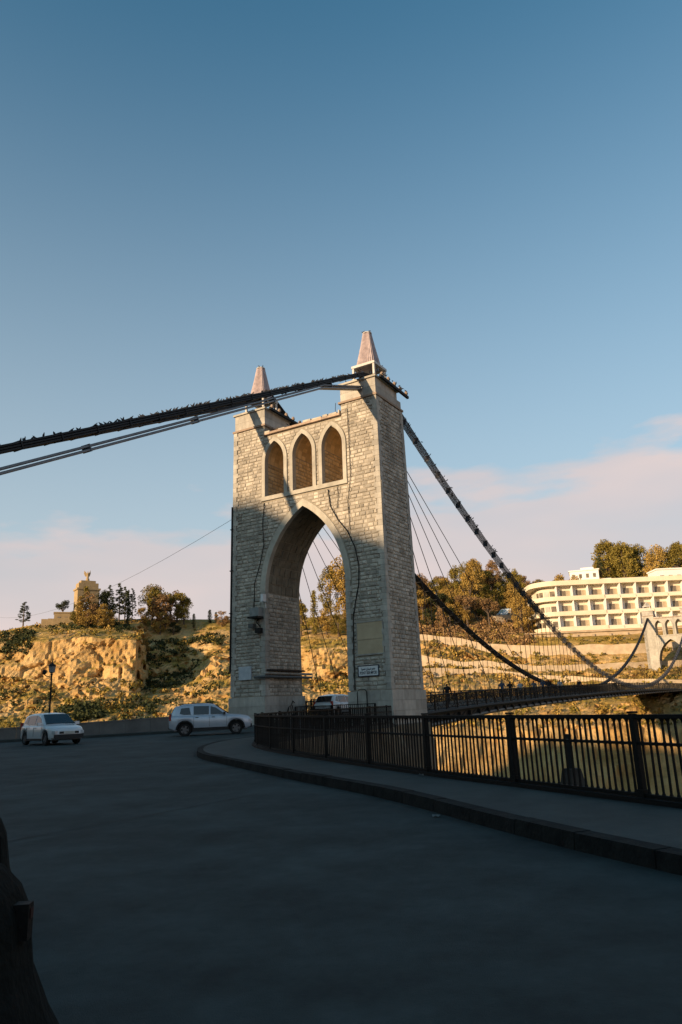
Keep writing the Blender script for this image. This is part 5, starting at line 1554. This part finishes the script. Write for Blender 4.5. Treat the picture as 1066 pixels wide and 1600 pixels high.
tree('broad', 'gold', -0.245, 258, 8.0, 'golden tree in front of the two stone pines', wid=1.2)
tree('broad', 'gold', -0.316, 243, 8.0, 'golden bushy tree against the right half of the monument', wid=1.0)
tree('broad', 'dark', -0.228, 258, 4.5, 'dark low bush under the right side of the pine clump', wid=1.8)
tree('broad', 'brown', -0.248, 268, 13.5, 'brown tree between the two stone pines', wid=1.1)
tree('broad', 'brown', -0.224, 268, 11.5, 'brown tree behind the right end of the pine clump', wid=1.1)
tree('broad', 'gold', -0.268, 262, 7.0, 'small golden tree left of the stone pines', wid=1.1)
tree('cypress', 'dark', -0.202, 262, 5.0, 'small dark pointed tree right of the pine clump', wid=1.6)
tree('cypress', 'dark', -0.181, 266, 4.8, 'left of two small dark cypresses on the bare skyline near the tower', wid=1.9)
tree('cypress', 'dark', -0.173, 266, 4.0, 'right of two small dark cypresses on the bare skyline near the tower', wid=1.9)
tree('broad', 'gold', -0.262, 243, 5.0, 'pale golden shrub-like tree below the large stone pine', wid=1.3)
tree('broad', 'brown', -0.165, 258, 6.0, 'pinkish brown tree partly hidden by the left edge of the tower', wid=1.5)
# seen through the arch
tree('broad', 'olive', -0.060, 238, 11, 'olive tree at the left side of the arch view', wid=1.0)
tree('broad', 'gold', -0.068, 246, 12, 'golden tree behind the olive one in the arch view', wid=1.0)
tree('cypress', 'olive', -0.042, 236, 14.5, 'tall slim cypress seen through the arch', wid=1.0)
tree('tall', 'olive', -0.020, 262, 21, 'tall airy tree standing in the middle of the arch view', wid=0.8)
tree('tall', 'gold', 0.000, 258, 25, 'tallest golden tree seen through the arch, against its right side', wid=0.95)
tree('tall', 'olive', 0.018, 266, 25, 'tall tree behind the right pier, its edge showing in the arch', wid=1.0)
tree('broad', 'gold', -0.026, 236, 9, 'low golden tree under the tall ones in the arch view', wid=1.2)
tree('broad', 'olive', -0.010, 232, 8, 'low olive tree right of the cypress in the arch view', wid=1.2)
tree('broad', 'gold', 0.006, 233, 9, 'low golden tree beside the right pier in the arch view', wid=1.2)
# wood right of the tower
rt = random.Random(8)
for i in range(96):
    a_ = rt.uniform(0.075, 0.245); rw = rt.uniform(236, 312)
    if 0.195 < a_ < 0.222 and rw < 268: continue
    k_ = rt.choice(['broad', 'broad', 'tall', 'umbrella', 'broad']); lf = rt.choice(['olive', 'olive', 'gold', 'gold', 'brown'])
    h_ = {'broad': rt.uniform(6, 9), 'tall': rt.uniform(10, 14), 'umbrella': rt.uniform(9, 11.5)}[k_]
    h_ *= 1.25
    if rw < 255: h_ *= 0.75; lf = rt.choice(['brown', 'gold', 'gold'])
    if rw > 285: h_ *= 0.8
    zone = ['just right of the tower', 'left of the dark pine', 'around the dark pine', 'right of the dark pine', 'near the parked van', 'just left of the hotel'][min(5, int((a_ - 0.075) / 0.0284))]
    rowd = 'on the skyline' if rw > 290 else ('in mid slope' if rw > 262 else 'at the lower edge')
    tree(k_, lf, a_, rw, h_, '%s %s %s of the wood, %s' % ({'olive': 'olive green', 'gold': 'golden', 'brown': 'brownish'}[lf], {'broad': 'rounded tree', 'tall': 'tall tree', 'umbrella': 'flat crowned pine'}[k_], rowd, zone), 'trees of the wood right of the tower')
tree('umbrella', 'dark', 0.128, 246, 11, 'large dark pine in the middle of the wood right of the tower', wid=1.2)
tree('broad', 'dark', 0.140, 243, 7, 'dark shaded tree below the large dark pine', wid=1.5)
tree('broad', 'dark', 0.112, 240, 7, 'dark tree left of the large dark pine', wid=1.3)
tree('umbrella', 'brown', 0.163, 243, 12, 'bare pale trunked pine with a brown crown left of the parked van', wid=1.0)
# trees behind the hotel
for i in range(44):
    a_ = rt.uniform(0.24, 0.46); rw = rt.uniform(292, 330)
    big = a_ > 0.335
    k_ = 'tall' if big else rt.choice(['broad', 'umbrella', 'broad'])
    lf = rt.choice(['olive', 'gold', 'olive']) if big else rt.choice(['gold', 'brown', 'olive'])
    h_ = rt.uniform(17.0, 21.5) if big else rt.uniform(6.0, 8.5)
    tree(k_, lf, a_, rw, h_, ('tall %s tree %s of the clump above the hotel, %s row' if big else 'small %s tree %s of the skyline above the hotel, %s row') % ({'olive': 'olive green', 'gold': 'golden', 'brown': 'brownish'}[lf], ['at the left', 'in the middle', 'at the right'][min(2, int((a_ - (0.335 if big else 0.24)) / (0.042 if big else 0.032)))], 'back' if rw > 311 else 'front'), 'trees behind the hotel', wid=1.0)
for a_, h_ in ((0.286, 7.0), (0.303, 6.5)):
    tree('broad', 'gold', a_, 262, h_ + 9, 'golden tree standing in front of the white house, the %s one' % ('left' if a_ < 0.29 else 'right'), wid=0.6)
tree('conifer', 'dark', 0.338, 288, 17, 'dark pointed conifer at the left end of the clump above the hotel', wid=0.8)

# loose scrub on the slopes: nobody could count it
def scrub(name, label, n, rng, leaf, seed, size, per, cond=None):
    o = MB(); rnd = random.Random(seed); k = 0
    while k < n:
        a_ = rnd.uniform(*rng[0]); rr_ = rnd.uniform(*rng[1])
        q = Vector((math.sin(a_) * rr_, math.cos(a_) * rr_, 0))
        if noise.noise(Vector((q.x * 0.045, q.y * 0.045, seed))) + rnd.uniform(-0.35, 0.35) < -0.02: k += 0.25; continue
        if cond and not cond(a_, rr_): k += 0.1; continue
        slope = abs(tz(a_, rr_ + 1) - tz(a_, rr_ - 1)) / 2
        if slope > 1.2 and rnd.random() < 0.8: k += 0.3; continue
        s = rnd.uniform(*size)
        leaf_quads(o, pol(a_, rr_, s * 0.25), s, per, 0.26 + 0.08 * s, rnd, 0.62)
        k += 1
    tag(o.build(name, LEAF[leaf], recalc=False, tone=True), label, 'scrub', kind='stuff')
nohotel = lambda a_, r_: not (a_ > 0.235 and 224 < r_ < 262)
scrub('scrub', 'dry golden scrub scattered over the far slopes', 1000, ((-0.62, 0.62), (150, 290)), 'gold', 3, (0.5, 1.7), 26, nohotel)
scrub('scrub', 'olive green bushes scattered over the far slopes', 800, ((-0.62, 0.62), (150, 285)), 'olive', 5, (0.6, 1.8), 26, nohotel)
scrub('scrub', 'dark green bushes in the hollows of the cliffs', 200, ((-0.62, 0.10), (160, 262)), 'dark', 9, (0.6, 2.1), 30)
scrub('scrub', 'dark scrub added to deepen the shade in the ravine right of the big cliff', 170, ((-0.262, -0.19), (210, 252)), 'dark', 14, (0.6, 1.7), 30)  # dark leaves stand in for the near-black shade on the ravine rock
scrub('scrub', 'dark bushes added for the cave shade at the foot of the cliff', 150, ((-0.362, -0.312), (172, 188)), 'dark', 18, (0.8, 1.8), 34)  # added in place of the dark shade inside the caves
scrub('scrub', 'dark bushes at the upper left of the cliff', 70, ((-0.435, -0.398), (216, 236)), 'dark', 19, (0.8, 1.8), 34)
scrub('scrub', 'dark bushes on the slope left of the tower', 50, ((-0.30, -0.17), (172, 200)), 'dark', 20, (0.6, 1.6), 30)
scrub('scrub', 'band of dark bushes along the cliff top', 130, ((-0.45, -0.16), (238, 250)), 'dark', 15, (0.7, 1.5), 34)
scrub('scrub', 'dry golden bushes overhanging the hillside roads below the hotel', 210, ((0.08, 0.45), (184, 234)), 'gold', 31, (0.5, 1.5), 28)
scrub('scrub', 'olive bushes overhanging the hillside roads below the hotel', 130, ((0.08, 0.45), (186, 234)), 'olive', 33, (0.5, 1.5), 28)
scrub('scrub', 'brown bare thicket below the wood right of the tower', 420, ((0.085, 0.245), (226, 262)), 'brown', 12, (0.9, 2.0), 34)

# ------------------------------------------------------------------ terraces, roads and walls on the right slope
PALE = mat('pale_masonry', (0.54, 0.43, 0.30), (0.40, 0.31, 0.21), 0.6, 0.9, 0.3, 4, spec=0.1)
DUST = mat('pale_road_dust', (0.52, 0.43, 0.32), (0.40, 0.33, 0.24), 0.4, 0.95, spec=0.1)
def terrace(a0, a1, rf, w, hz_, label, wall=True, n=40):
    vs = []; fs = []; wv = []; wf = []
    pts = []
    for i in range(n + 1):
        a_ = a0 + (a1 - a0) * i / n; r_ = rf(a_)
        z = tz(a_, r_ + w * 0.1) + hz_ + 0.5 * noise.noise(Vector((a_ * 30, w, 0)))
        for rr_ in (r_ - w / 2, r_ + w / 2 + 2):
            vs.append((math.sin(a_) * rr_, math.cos(a_) * rr_, z))
    for i in range(n): fs.append((2 * i, 2 * i + 1, 2 * i + 3, 2 * i + 2))
    tag(MB().add(vs, fs).build('hillside_road', DUST, recalc=False), kind='structure')
    if wall:
        o_ = Vector(vs[0]); t = thing('retaining_wall', label, 'wall', o_)
        for i in range(0, n, 4):
            p = [Vector(vs[2 * j]) - o_ for j in range(i, min(i + 4, n) + 1)]
            m = MB(); v2 = []; f2 = []
            for q in p:
                d = Vector((q.x + o_.x, q.y + o_.y, 0)).normalized()
                v2 += [q - d * 0.4 + Vector((0, 0, -5)), q - d * 0.4 + Vector((0, 0, 0.35)), q - d * 0.02 + Vector((0, 0, 0.35)), q - d * 0.02 + Vector((0, 0, -5))]
            for j in range(len(p) - 1):
                for k in range(4): f2.append((4 * j + k, 4 * j + (k + 1) % 4, 4 * j + 4 + (k + 1) % 4, 4 * j + 4 + k))
            m.add(v2, f2).build('wall_section', PALE, t)
terrace(0.085, 0.46, lambda a: 227 - 4 * math.sin((a - 0.1) * 9), 5, 0.4, 'pale retaining wall of the upper hillside road below the hotel')
terrace(0.075, 0.46, lambda a: 210 - 5 * math.sin((a - 0.05) * 11), 6, 0.5, 'pale retaining wall of the middle hillside road below the hotel')
terrace(0.10, 0.46, lambda a: 192 + 4 * math.sin((a - 0.05) * 13), 4, 0.3, 'low pale wall of the lowest hillside path')

# ------------------------------------------------------------------ hotel
HOT = mat('hotel_cream', (0.74, 0.67, 0.54), (0.66, 0.59, 0.47), 0.3, 0.85, spec=0.1)
HBAND = mat('hotel_yellow_band', (0.76, 0.67, 0.51), (0.68, 0.60, 0.45), 0.4, 0.85, spec=0.1)
HWHITE = mat('hotel_white_fin', (0.82, 0.80, 0.77), (0.77, 0.74, 0.70), 0.4, 0.85, spec=0.1)
HWIN = mat('hotel_window', (0.07, 0.06, 0.05), (0.22, 0.18, 0.13), 0.7, 0.25, spec=0.5)
HCURT = mat('hotel_curtain', (0.50, 0.42, 0.30), (0.38, 0.31, 0.22), 0.6, 0.8, spec=0.1)
hx, hy, hz0 = 66.5, 230.8, 22.2
ho = thing('hotel', 'long cream hotel with rounded left end and rows of balconies on the right hillside', 'hotel', (hx, hy, hz0), math.radians(-2.2))
FLR = 4.75; NF = 3; HL = 78.0; DEPTH = 15.0
MB().bx(0, HL, 2.2, DEPTH, -8, NF * FLR + 0.6).build('wall', HOT, ho)
def rounded(off, z0, z1, nm, m, x1=HL, y1=None):
    # plan outline with the rounded left end
    poly_ = [(x1, -off)]
    R_ = 7.0
    for k in range(9):
        a_ = PI / 2 * k / 8
        poly_.append((0 - (R_ + off) * math.sin(a_) + 0.0, R_ - (R_ + off) * math.cos(a_)))
    poly_ += [(-R_ - off, DEPTH), (x1, DEPTH)]
    return MB().prism([(p[0], p[1]) for p in poly_], z0, z1).build(nm, m, ho)
# left rounded core (set back)
core_p = []
for k in range(9):
    a_ = PI / 2 * k / 8; core_p.append((-(7 - 2.2) * math.sin(a_), 7 - (7 - 2.2) * math.cos(a_)))
MB().prism([(0.0, 2.2)] + core_p[1:] + [(-4.8, DEPTH - 0.3), (0, DEPTH - 0.3)], -8, NF * FLR + 0.6).build('rounded_wall', HOT, ho)
for f in range(NF + 1):
    z = f * FLR
    if f < NF:
        rounded(0.0, z - 0.30, z - 0.02, 'floor_slab', HBAND)
        # balcony parapets: continuous bands on the left part, single panels per bay on the right
        pp_ = []; R_ = 7.0
        for off in (0.02, -0.20):
            L_ = [(14.6, -off)] + [(-(R_ + off) * math.sin(PI / 2 * k / 8), R_ - (R_ + off) * math.cos(PI / 2 * k / 8)) for k in range(9)] + [(-R_ - off, DEPTH)]
            pp_.append(L_)
        MB().prism(pp_[0] + pp_[1][::-1], z - 0.018, z + 1.05).build('balcony_band', HBAND, ho)
rounded(0.5, NF * FLR - 0.35, NF * FLR + 1.15, 'roof_band', HBAND)
MB().bx(1.5, HL, 3, DEPTH - 1, NF * FLR + 1.152, NF * FLR + 1.6).build('roof', HOT, ho)
MB().bx(-6.5, HL, -0.1, 0.5, -0.95, -0.302).build('base_band', mat('base_band_red', (0.42, 0.24, 0.12), (0.34, 0.2, 0.11), 1, 0.8), ho)
BAY = 4.9; nb_ = int(HL / BAY)
fin_m = MB().hexa([(-0.14, 0.55, 0), (0.14, 0.55, 0), (0.14, 2.2, 0), (-0.14, 2.2, 0), (-0.14, -0.25, FLR - 0.32), (0.14, -0.25, FLR - 0.32), (0.14, 2.2, FLR - 0.32), (-0.14, 2.2, FLR - 0.32)]).mesh('fin', HWHITE)
fin2_m = MB().bx(-0.12, 0.12, 0.22, 2.19, 0, FLR - 0.32).mesh('fin', HWHITE)
win_m = MB().bx(-0.85, 0.85, 2.10, 2.2, 0.15, 3.0).mesh('window', HWIN)
cur_m = MB().bx(0.95, 2.15, 2.08, 2.2, 0.15, 3.0).mesh('shutter', HCURT)
wht_m = MB().bx(-2.30, -0.95, 2.0, 2.2, 0.0, FLR - 0.33).mesh('white_panel', HWHITE)
par_m = MB().bx(-2.30, 2.30, 0.25, 0.42, 0.0, 0.95).mesh('balcony_parapet', HOT)
rr = random.Random(2)
for f in range(NF):
    for b_ in range(nb_ + 1):
        x = b_ * BAY; z = f * FLR
        inst('fin', fin_m if x > 14 else fin2_m, ho, (x, 0, z))
        if b_ < nb_:
            xc = x + BAY / 2
            inst('window', win_m, ho, (xc + rr.uniform(-.1, .1), 0, z)); inst('shutter', cur_m, ho, (xc, 0.0, z))
            inst('white_panel', wht_m, ho, (xc, 0, z))
            if x > 14: inst('balcony_parapet', par_m, ho, (xc, 0, z))
    for k in range(1, 8, 2):
        a_ = PI / 2 * (k / 8)
        px_, py_ = -(7 - 2.2) * math.sin(a_), 7 - (7 - 2.2) * math.cos(a_)
        MB().bx(-0.75, 0.75, -0.06, 0.06, f * FLR + 0.2, f * FLR + 3.0).build('window', HWIN, ho, (px_, py_, 0), -a_)
rw_ = thing('retaining_wall', 'tall pale retaining wall with pilasters directly under the hotel', 'wall', (60, 227.5, 15), math.radians(-2))
MB().bx(-6, 84, 0, 1.2, -8, 6.0).build('wall', PALE, rw_)
for k in range(18): MB().bx(-5.5 + k * 5, -4.7 + k * 5, -0.5, -0.003, -8, 5.4).build('pilaster', PALE, rw_)
MB().bx(-6.2, 84.2, -0.6, 1.4, 6.003, 6.4).build('coping', PALE, rw_)
MB().bx(-6.2, 84.2, 1.41, 4.2, 6.0, 6.3).build('terrace', DUST, rw_)
# white house above the hotel
hw_ = thing('white_house', 'white flat roofed house among trees above the left end of the hotel', 'house', (89, 268, 36), math.radians(-18))
hw_.location.z -= 1.8
MB().bx(-6, 4, -4, 5, -4, 12.0).build('wall', HWHITE, hw_)
MB().bx(-6.3, 4.3, -4.3, 5.3, 12.003, 12.4).build('roof', HWHITE, hw_)
MB().bx(-2, 2.5, -1, 4, 12.403, 13.6).build('roof_room', HWHITE, hw_)
MB().bx(4.3, 8, -3, 4, -4, 8.8).build('annex', HWHITE, hw_)
for k in range(4): MB().bx(-5.2 + k * 2.4, -4.2 + k * 2.4, -4.06, -3.98, 9.4, 10.9).build('window', HWIN, hw_)
for k in range(1): MB().bx(5.5 + k * 2, 6.5 + k * 2, -3.06, -2.98, 6.0, 7.6).build('window', HWIN, hw_)
h2_ = thing('pale_building', 'pale building end showing behind the trees at the right picture edge above the hotel', 'house', (112, 262, 33), 0)
MB().bx(0, 16, 0, 8, -4, 12.0).build('wall', HWHITE, h2_)
MB().bx(-0.3, 16.3, -0.3, 8.3, 12.003, 12.5).build('roof', HWHITE, h2_)
for k in range(5): MB().bx(1 + k * 3, 2.4 + k * 3, -0.06, 0.02, 8.0, 10).build('window', HWIN, h2_)
VAN = dict(SUV); VAN.update(L=5.2, W=2.0, H=2.4, axf=4.3, axr=1.0, rails=None, flare=None, mm=None,
    belt=[(0, 1.2), (0.15, 1.3), (4.2, 1.25), (4.9, 1.1), (5.2, 0.85)], plan=[(0, 0.95), (0.2, 1), (4.5, 1.0), (5.0, 0.93), (5.2, 0.82)],
    roof=[(0.02, 1.25), (0.10, 2.3), (0.5, 2.4), (3.2, 2.4), (3.7, 2.25), (4.5, 1.25)], glass=[[(2.9, 0.1), (4.0, 0.05), (3.6, 0.9), (2.9, 0.9)]], gaps=[2.7, 3.9], handles=[3.0], mirror=4.0)
pv = pol(0.212, 256, 0.9)
make_car('van', 'pale blue van parked at the edge of the wood left of the hotel', 'van', pv, math.radians(150), VAN, mat('pale_blue_paint', (0.42, 0.50, 0.60), (0.36, 0.44, 0.54), 2, 0.35))
vs = []
MB().bx(-6, 6, -4, 4, -6, -0.02).build('parking_terrace', DUST, None, pv, math.radians(20)); bpy.context.scene.collection.objects[-1]['kind'] = 'structure'

# ------------------------------------------------------------------ monument on the cliff
MON = mat('monument_stone', (0.42, 0.31, 0.17), (0.33, 0.24, 0.13), 0.8, 0.9, 0.3, 6, spec=0.1)
mp_ = pol(-0.338, 258, -1.0)
mo = thing('monument', 'tall sandstone memorial arch topped by a winged statue on the left cliff top', 'monument', mp_, 0.34 + 0.25)
def arch_block(w, d, h, ow, sp):
    o = MB(); pts = [(-ow / 2 + 0, 0)]
    n = 10; semi = [(-ow / 2 * math.cos(PI * i / n), sp + ow / 2 * math.sin(PI * i / n)) for i in range(n + 1)]
    for yy in (-d / 2, d / 2):
        o.add([(-w / 2, yy, 0), (-ow / 2, yy, 0), (-ow / 2, yy, h), (-w / 2, yy, h)], [(0, 1, 2, 3)])
        o.add([(w / 2, yy, 0), (ow / 2, yy, 0), (ow / 2, yy, h), (w / 2, yy, h)], [(0, 1, 2, 3)])
        for p, q in zip(semi[:-1], semi[1:]): o.add([(p[0], yy, p[1]), (q[0], yy, q[1]), (q[0], yy, h), (p[0], yy, h)], [(0, 1, 2, 3)])
    ring = [(-ow / 2, 0)] + semi + [(ow / 2, 0)]
    for p, q in zip(ring[:-1], ring[1:]): o.add([(p[0], -d / 2, p[1]), (q[0], -d / 2, q[1]), (q[0], d / 2, q[1]), (p[0], d / 2, p[1])], [(0, 1, 2, 3)])
    for x in (-w / 2, w / 2): o.add([(x, -d / 2, 0), (x, d / 2, 0), (x, d / 2, h), (x, -d / 2, h)], [(0, 1, 2, 3)])
    o.add([(-w / 2, -d / 2, h), (w / 2, -d / 2, h), (w / 2, d / 2, h), (-w / 2, d / 2, h)], [(0, 1, 2, 3)])
    return o
arch_block(8.6, 5.5, 11.5, 3.6, 6.5).build('arch', MON, mo)
mo.scale = (0.82, 0.82, 0.97)
MB().bx(-4.7, 4.7, -3.1, 3.1, 11.502, 12.1).build('cornice', MON, mo)
MB().bx(-3.9, 3.9, -2.4, 2.4, 12.102, 13.9).build('attic', MON, mo)
MB().bx(-2.9, 2.9, -1.8, 1.8, 13.902, 14.8).build('attic_step', MON, mo)
MB().lathe([(0.9, 14.802), (0.7, 15.5), (0.75, 15.7)], 8).build('pedestal', MON, mo)
stt = MB().lathe([(0.42, 15.702), (0.50, 16.2), (0.36, 17.0), (0.40, 17.5), (0.14, 17.75), (0.20, 17.95), (0.17, 18.15), (0.04, 18.25)], 10)
stt.tube([(0.3, 0, 17.45), (0.75, -0.3, 18.0), (0.8, -0.4, 18.6)], 0.10, 6)
stt.build('statue', DARK_STEEL if False else MON, mo)
for sgn in (-1, 1):
    MB().add([(0.1 * sgn, 0.25, 17.4), (1.2 * sgn, 0.7, 18.6), (1.35 * sgn, 0.8, 17.6), (0.9 * sgn, 0.6, 16.6), (0.15 * sgn, 0.3, 16.3), (0.1 * sgn, 0.37, 17.4), (1.2 * sgn, 0.82, 18.6), (1.35 * sgn, 0.92, 17.6), (0.9 * sgn, 0.72, 16.6), (0.15 * sgn, 0.42, 16.3)], [(0, 1, 2, 3, 4), (5, 6, 7, 8, 9), (0, 1, 6, 5), (1, 2, 7, 6), (2, 3, 8, 7), (3, 4, 9, 8), (4, 0, 5, 9)]).build('wing', MON, mo)
q = pol(-0.3905, 250)
lw = thing('boundary_wall', 'low yellow boundary wall left of the monument on the cliff top', 'wall', q)
q2 = pol(-0.352, 250)
dv = (q2 - q); rzv = math.atan2(dv.y, dv.x); lw.rotation_euler.z = rzv
Lw = math.hypot(dv.x, dv.y)
for k in range(5): MB().bx(Lw * k / 5 + 0.01, Lw * (k + 1) / 5 - 0.01, -0.2, 0.2, -2, 2.4 + dv.z * (k + .5) / 5).build('wall_section', MON, lw)
g_ = thing('gatehouse', 'small flat roofed yellow building between the boundary wall and the monument', 'building', pol(-0.362, 254, -0.5), rzv)
MB().bx(-3.5, 3.5, -2, 2, -1, 3.8).build('wall', MON, g_)
MB().bx(-3.7, 3.7, -2.2, 2.2, 3.802, 4.15).build('roof', MON, g_)
for k in (-2, 0, 2): MB().bx(k - 0.45, k + 0.45, -2.06, -1.98, 1.2, 2.6).build('window', HWIN, g_)

# rock needle rising behind the fence, under the deck
o = MB(); vs = []; fs = []; n = 10
for i in range(14):
    z = -45 + 44.0 * (i / 13)
    for k in range(n):
        a_ = 2 * PI * k / n; rr_ = 5.5 * (1 - i / 13) ** 0.8 + 0.32
        rr_ *= 1 + 0.35 * noise.noise(Vector((a_ * 1.5, z * 0.4, 4)))
        vs.append((rr_ * math.cos(a_), rr_ * math.sin(a_), z + 45))
for i in range(13):
    for k in range(n): fs.append((i * n + k, i * n + (k + 1) % n, (i + 1) * n + (k + 1) % n, (i + 1) * n + k))
fs.append(tuple(13 * n + k for k in range(n)))
rp = thing('rock_pillar', 'dark rock pillar with a post on top rising behind the iron fence', 'rock', (8.0, 28.5, -45))
o.add(vs, fs).build('rock', mat('shade_dark_rock', (0.05, 0.042, 0.035), (0.025, 0.02, 0.018), 0.8, 0.95, 0.8, 3), rp)  # shade on the pillar is put into its near-black colour
MB().tube([(0, 0, 43.9), (0, 0, 45.2)], 0.13, 8).build('post', DARK_STEEL, rp)
